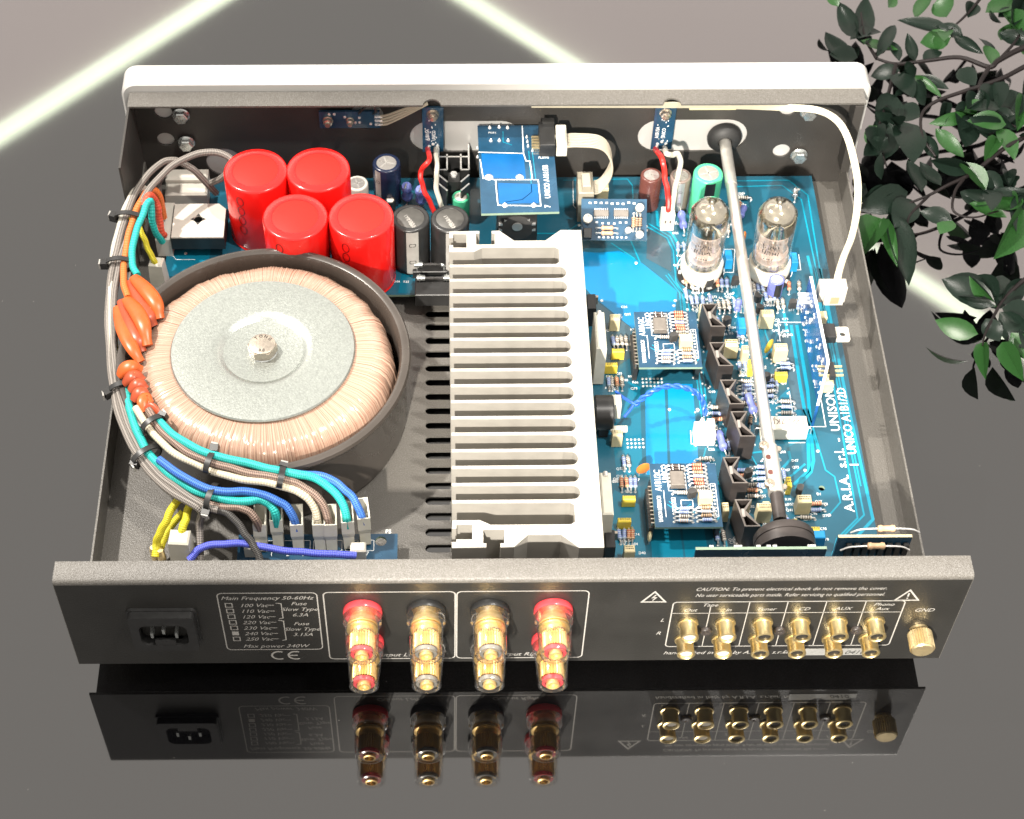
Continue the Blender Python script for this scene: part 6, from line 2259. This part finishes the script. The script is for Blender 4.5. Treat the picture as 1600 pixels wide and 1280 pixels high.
LEAVES = [
    ((240.1, 467.1, 19.0), (233.8, 500.8, 19.0), 13, 0), ((244.7, 467.0, 19.0), (252.1, 506.0, 19.0), 14, 0), ((232.0, 447.5, 18.0), (222.0, 472.2, 18.0), 14, 0), ((238.5, 449.3, 18.0), (222.7, 453.8, 17.0), 14, 0),
    ((250.6, 448.0, 19.0), (266.0, 477.1, 19.0), 9, 0), ((264.2, 443.0, 20.0), (261.3, 461.9, 20.0), 8, 0), ((274.1, 441.8, 21.0), (273.6, 467.0, 21.0), 8, 0), ((278.7, 440.6, 22.0), (291.3, 449.2, 22.0), 10, 0),
    ((301.6, 461.9, 25.0), (270.9, 477.4, 24.0), 12, 0), ((299.7, 460.7, 25.0), (281.4, 458.1, 23.0), 14, 1), ((301.4, 460.6, 25.0), (316.5, 446.6, 24.0), 8, 0), ((298.2, 498.2, 27.0), (299.7, 481.2, 26.0), 16, 1),
    ((313.1, 477.3, 27.0), (318.6, 490.3, 28.0), 11, 0), ((321.2, 448.1, 28.0), (319.9, 433.2, 27.0), 13, 1), ((324.8, 479.9, 29.0), (347.0, 490.1, 29.0), 14, 1), ((352.8, 494.7, 30.0), (340.0, 466.9, 29.0), 14, 0),
    ((298.7, 428.3, 26.0), (306.3, 414.9, 25.0), 13, 0), ((271.5, 425.8, 21.0), (289.9, 417.1, 20.0), 9, 0), ((270.3, 428.2, 21.0), (284.6, 409.9, 20.0), 6, 1), ((258.2, 431.3, 20.0), (267.1, 411.1, 19.0), 16, 0),
    ((257.3, 411.2, 19.0), (242.5, 386.2, 17.0), 20, 0), ((258.0, 401.6, 18.0), (268.4, 393.2, 18.0), 18, 0), ((248.3, 389.7, 17.0), (241.2, 359.5, 15.0), 22, 0), ((258.4, 389.6, 17.0), (259.6, 357.1, 15.0), 22, 0),
    ((237.2, 387.4, 16.0), (240.3, 370.3, 14.0), 12, 1), ((277.0, 379.8, 20.0), (289.7, 358.3, 18.0), 11, 1), ((287.2, 400.5, 23.0), (279.8, 379.8, 20.0), 7, 0), ((269.1, 374.5, 19.0), (274.6, 357.2, 17.0), 9, 0),
    ((300.4, 398.1, 25.0), (291.1, 377.0, 23.0), 16, 0), ((300.7, 387.5, 24.0), (292.1, 363.6, 22.0), 16, 0), ((303.7, 381.6, 24.0), (313.0, 365.2, 22.0), 18, 0), ((299.4, 399.3, 25.0), (304.7, 387.4, 24.0), 12, 1),
    ((317.0, 413.7, 27.0), (315.6, 390.9, 25.0), 18, 0), ((328.0, 407.6, 27.0), (321.7, 381.5, 24.0), 20, 0), ((314.5, 375.7, 24.0), (319.9, 352.6, 21.0), 13, 1), ((313.3, 368.1, 23.0), (302.6, 350.4, 21.0), 10, 1),
    ((334.9, 401.6, 27.0), (326.0, 374.5, 25.0), 14, 1), ((252.3, 329.2, 15.0), (223.1, 317.2, 13.0), 18, 0), ((242.5, 330.3, 14.0), (225.4, 324.8, 13.0), 14, 0), ((233.4, 308.4, 13.0), (216.0, 277.7, 12.0), 20, 1),
    ((239.2, 313.3, 13.0), (242.1, 261.9, 10.0), 18, 0), ((234.8, 309.5, 13.0), (237.4, 274.4, 11.0), 9, 1), ((253.5, 322.6, 15.0), (241.5, 303.0, 13.0), 18, 0), ((260.5, 328.1, 16.0), (256.3, 352.2, 17.0), 12, 0),
    ((272.3, 331.5, 18.0), (263.4, 349.5, 19.0), 10, 0), ((274.9, 303.5, 16.0), (258.7, 311.7, 15.0), 11, 0), ((274.9, 303.5, 16.0), (267.0, 295.4, 14.0), 12, 1), ((287.6, 317.0, 17.0), (306.9, 308.1, 15.0), 11, 1),
    ((282.7, 324.9, 19.0), (296.8, 315.9, 18.0), 10, 0), ((297.0, 340.3, 20.0), (307.6, 324.7, 19.0), 14, 0), ((293.6, 343.1, 20.0), (271.7, 351.7, 19.0), 11, 0), ((318.7, 311.4, 17.0), (296.7, 277.3, 14.0), 20, 1),
    ((321.6, 324.6, 19.0), (315.1, 290.9, 15.0), 16, 0), ((288.5, 235.8, 15.0), (263.6, 256.0, 14.0), 16, 0), ((289.8, 238.7, 15.0), (282.6, 257.9, 15.0), 14, 0), ((291.5, 239.7, 15.0), (296.5, 257.8, 15.0), 14, 0),
    ((292.6, 237.7, 15.0), (309.7, 253.8, 16.0), 14, 0), ((291.8, 233.8, 15.0), (308.0, 226.5, 13.0), 18, 0), ((290.2, 231.7, 14.0), (302.3, 208.0, 12.0), 16, 0), ((275.3, 216.9, 12.0), (254.6, 226.8, 12.0), 13, 1),
    ((277.9, 211.5, 11.0), (275.0, 187.9, 9.0), 9, 1), ((288.5, 211.4, 11.0), (295.2, 186.8, 9.0), 12, 1), ((294.7, 217.7, 12.0), (303.4, 200.1, 10.0), 12, 1), ((281.1, 226.8, 14.0), (286.4, 212.9, 12.0), 12, 0),
    ((337.4, 479.8, 29.0), (346.3, 455.4, 28.0), 14, 1), ((280.1, 481.1, 23.0), (292.9, 503.3, 24.0), 10, 1), ((232.8, 499.5, 19.0), (228.4, 511.5, 19.0), 8, 1), ((265.4, 496.7, 20.0), (271.2, 507.3, 21.0), 8, 1),
]
for a, c, w, k in LEAVES:
    leaf(a, c, w, 'leaf' if k else 'leaf_dark')
# smaller leaves filling the clusters
for (u, v, z, sp_, n_) in ((243.3, 460.7, 19.0) + (12, 8), (253.4, 383.8, 17.0) + (22, 16), (307.3, 390.4, 24.0) + (24, 20), (325.2, 380.3, 25.0) + (22, 16), (302.1, 324.7, 19.0) + (20, 12),
                           (318.2, 325.6, 18.0) + (20, 12), (290.7, 239.7, 15.0) + (20, 10), (239.7, 330.3, 14.0) + (14, 8), (343.3, 466.9, 29.0) + (20, 12), (267.0, 422.1, 20.0) + (18, 10), (306.4, 465.7, 25.0) + (16, 6)):
    for _ in range(n_ // 2):
        a = Vector((u, v, z)) + Vector((lr.gauss(0, sp_ * .4), lr.gauss(0, sp_ * .4), lr.gauss(0, sp_ * .08)))
        c = a + Vector((lr.gauss(0, 1), lr.gauss(0, 1), lr.gauss(0, .3))).normalized() * lr.uniform(13, 26)
        leaf(a, c, lr.uniform(7, 14), 'leaf' if lr.random() < .2 else 'leaf_dark', lr.uniform(-1, 1))
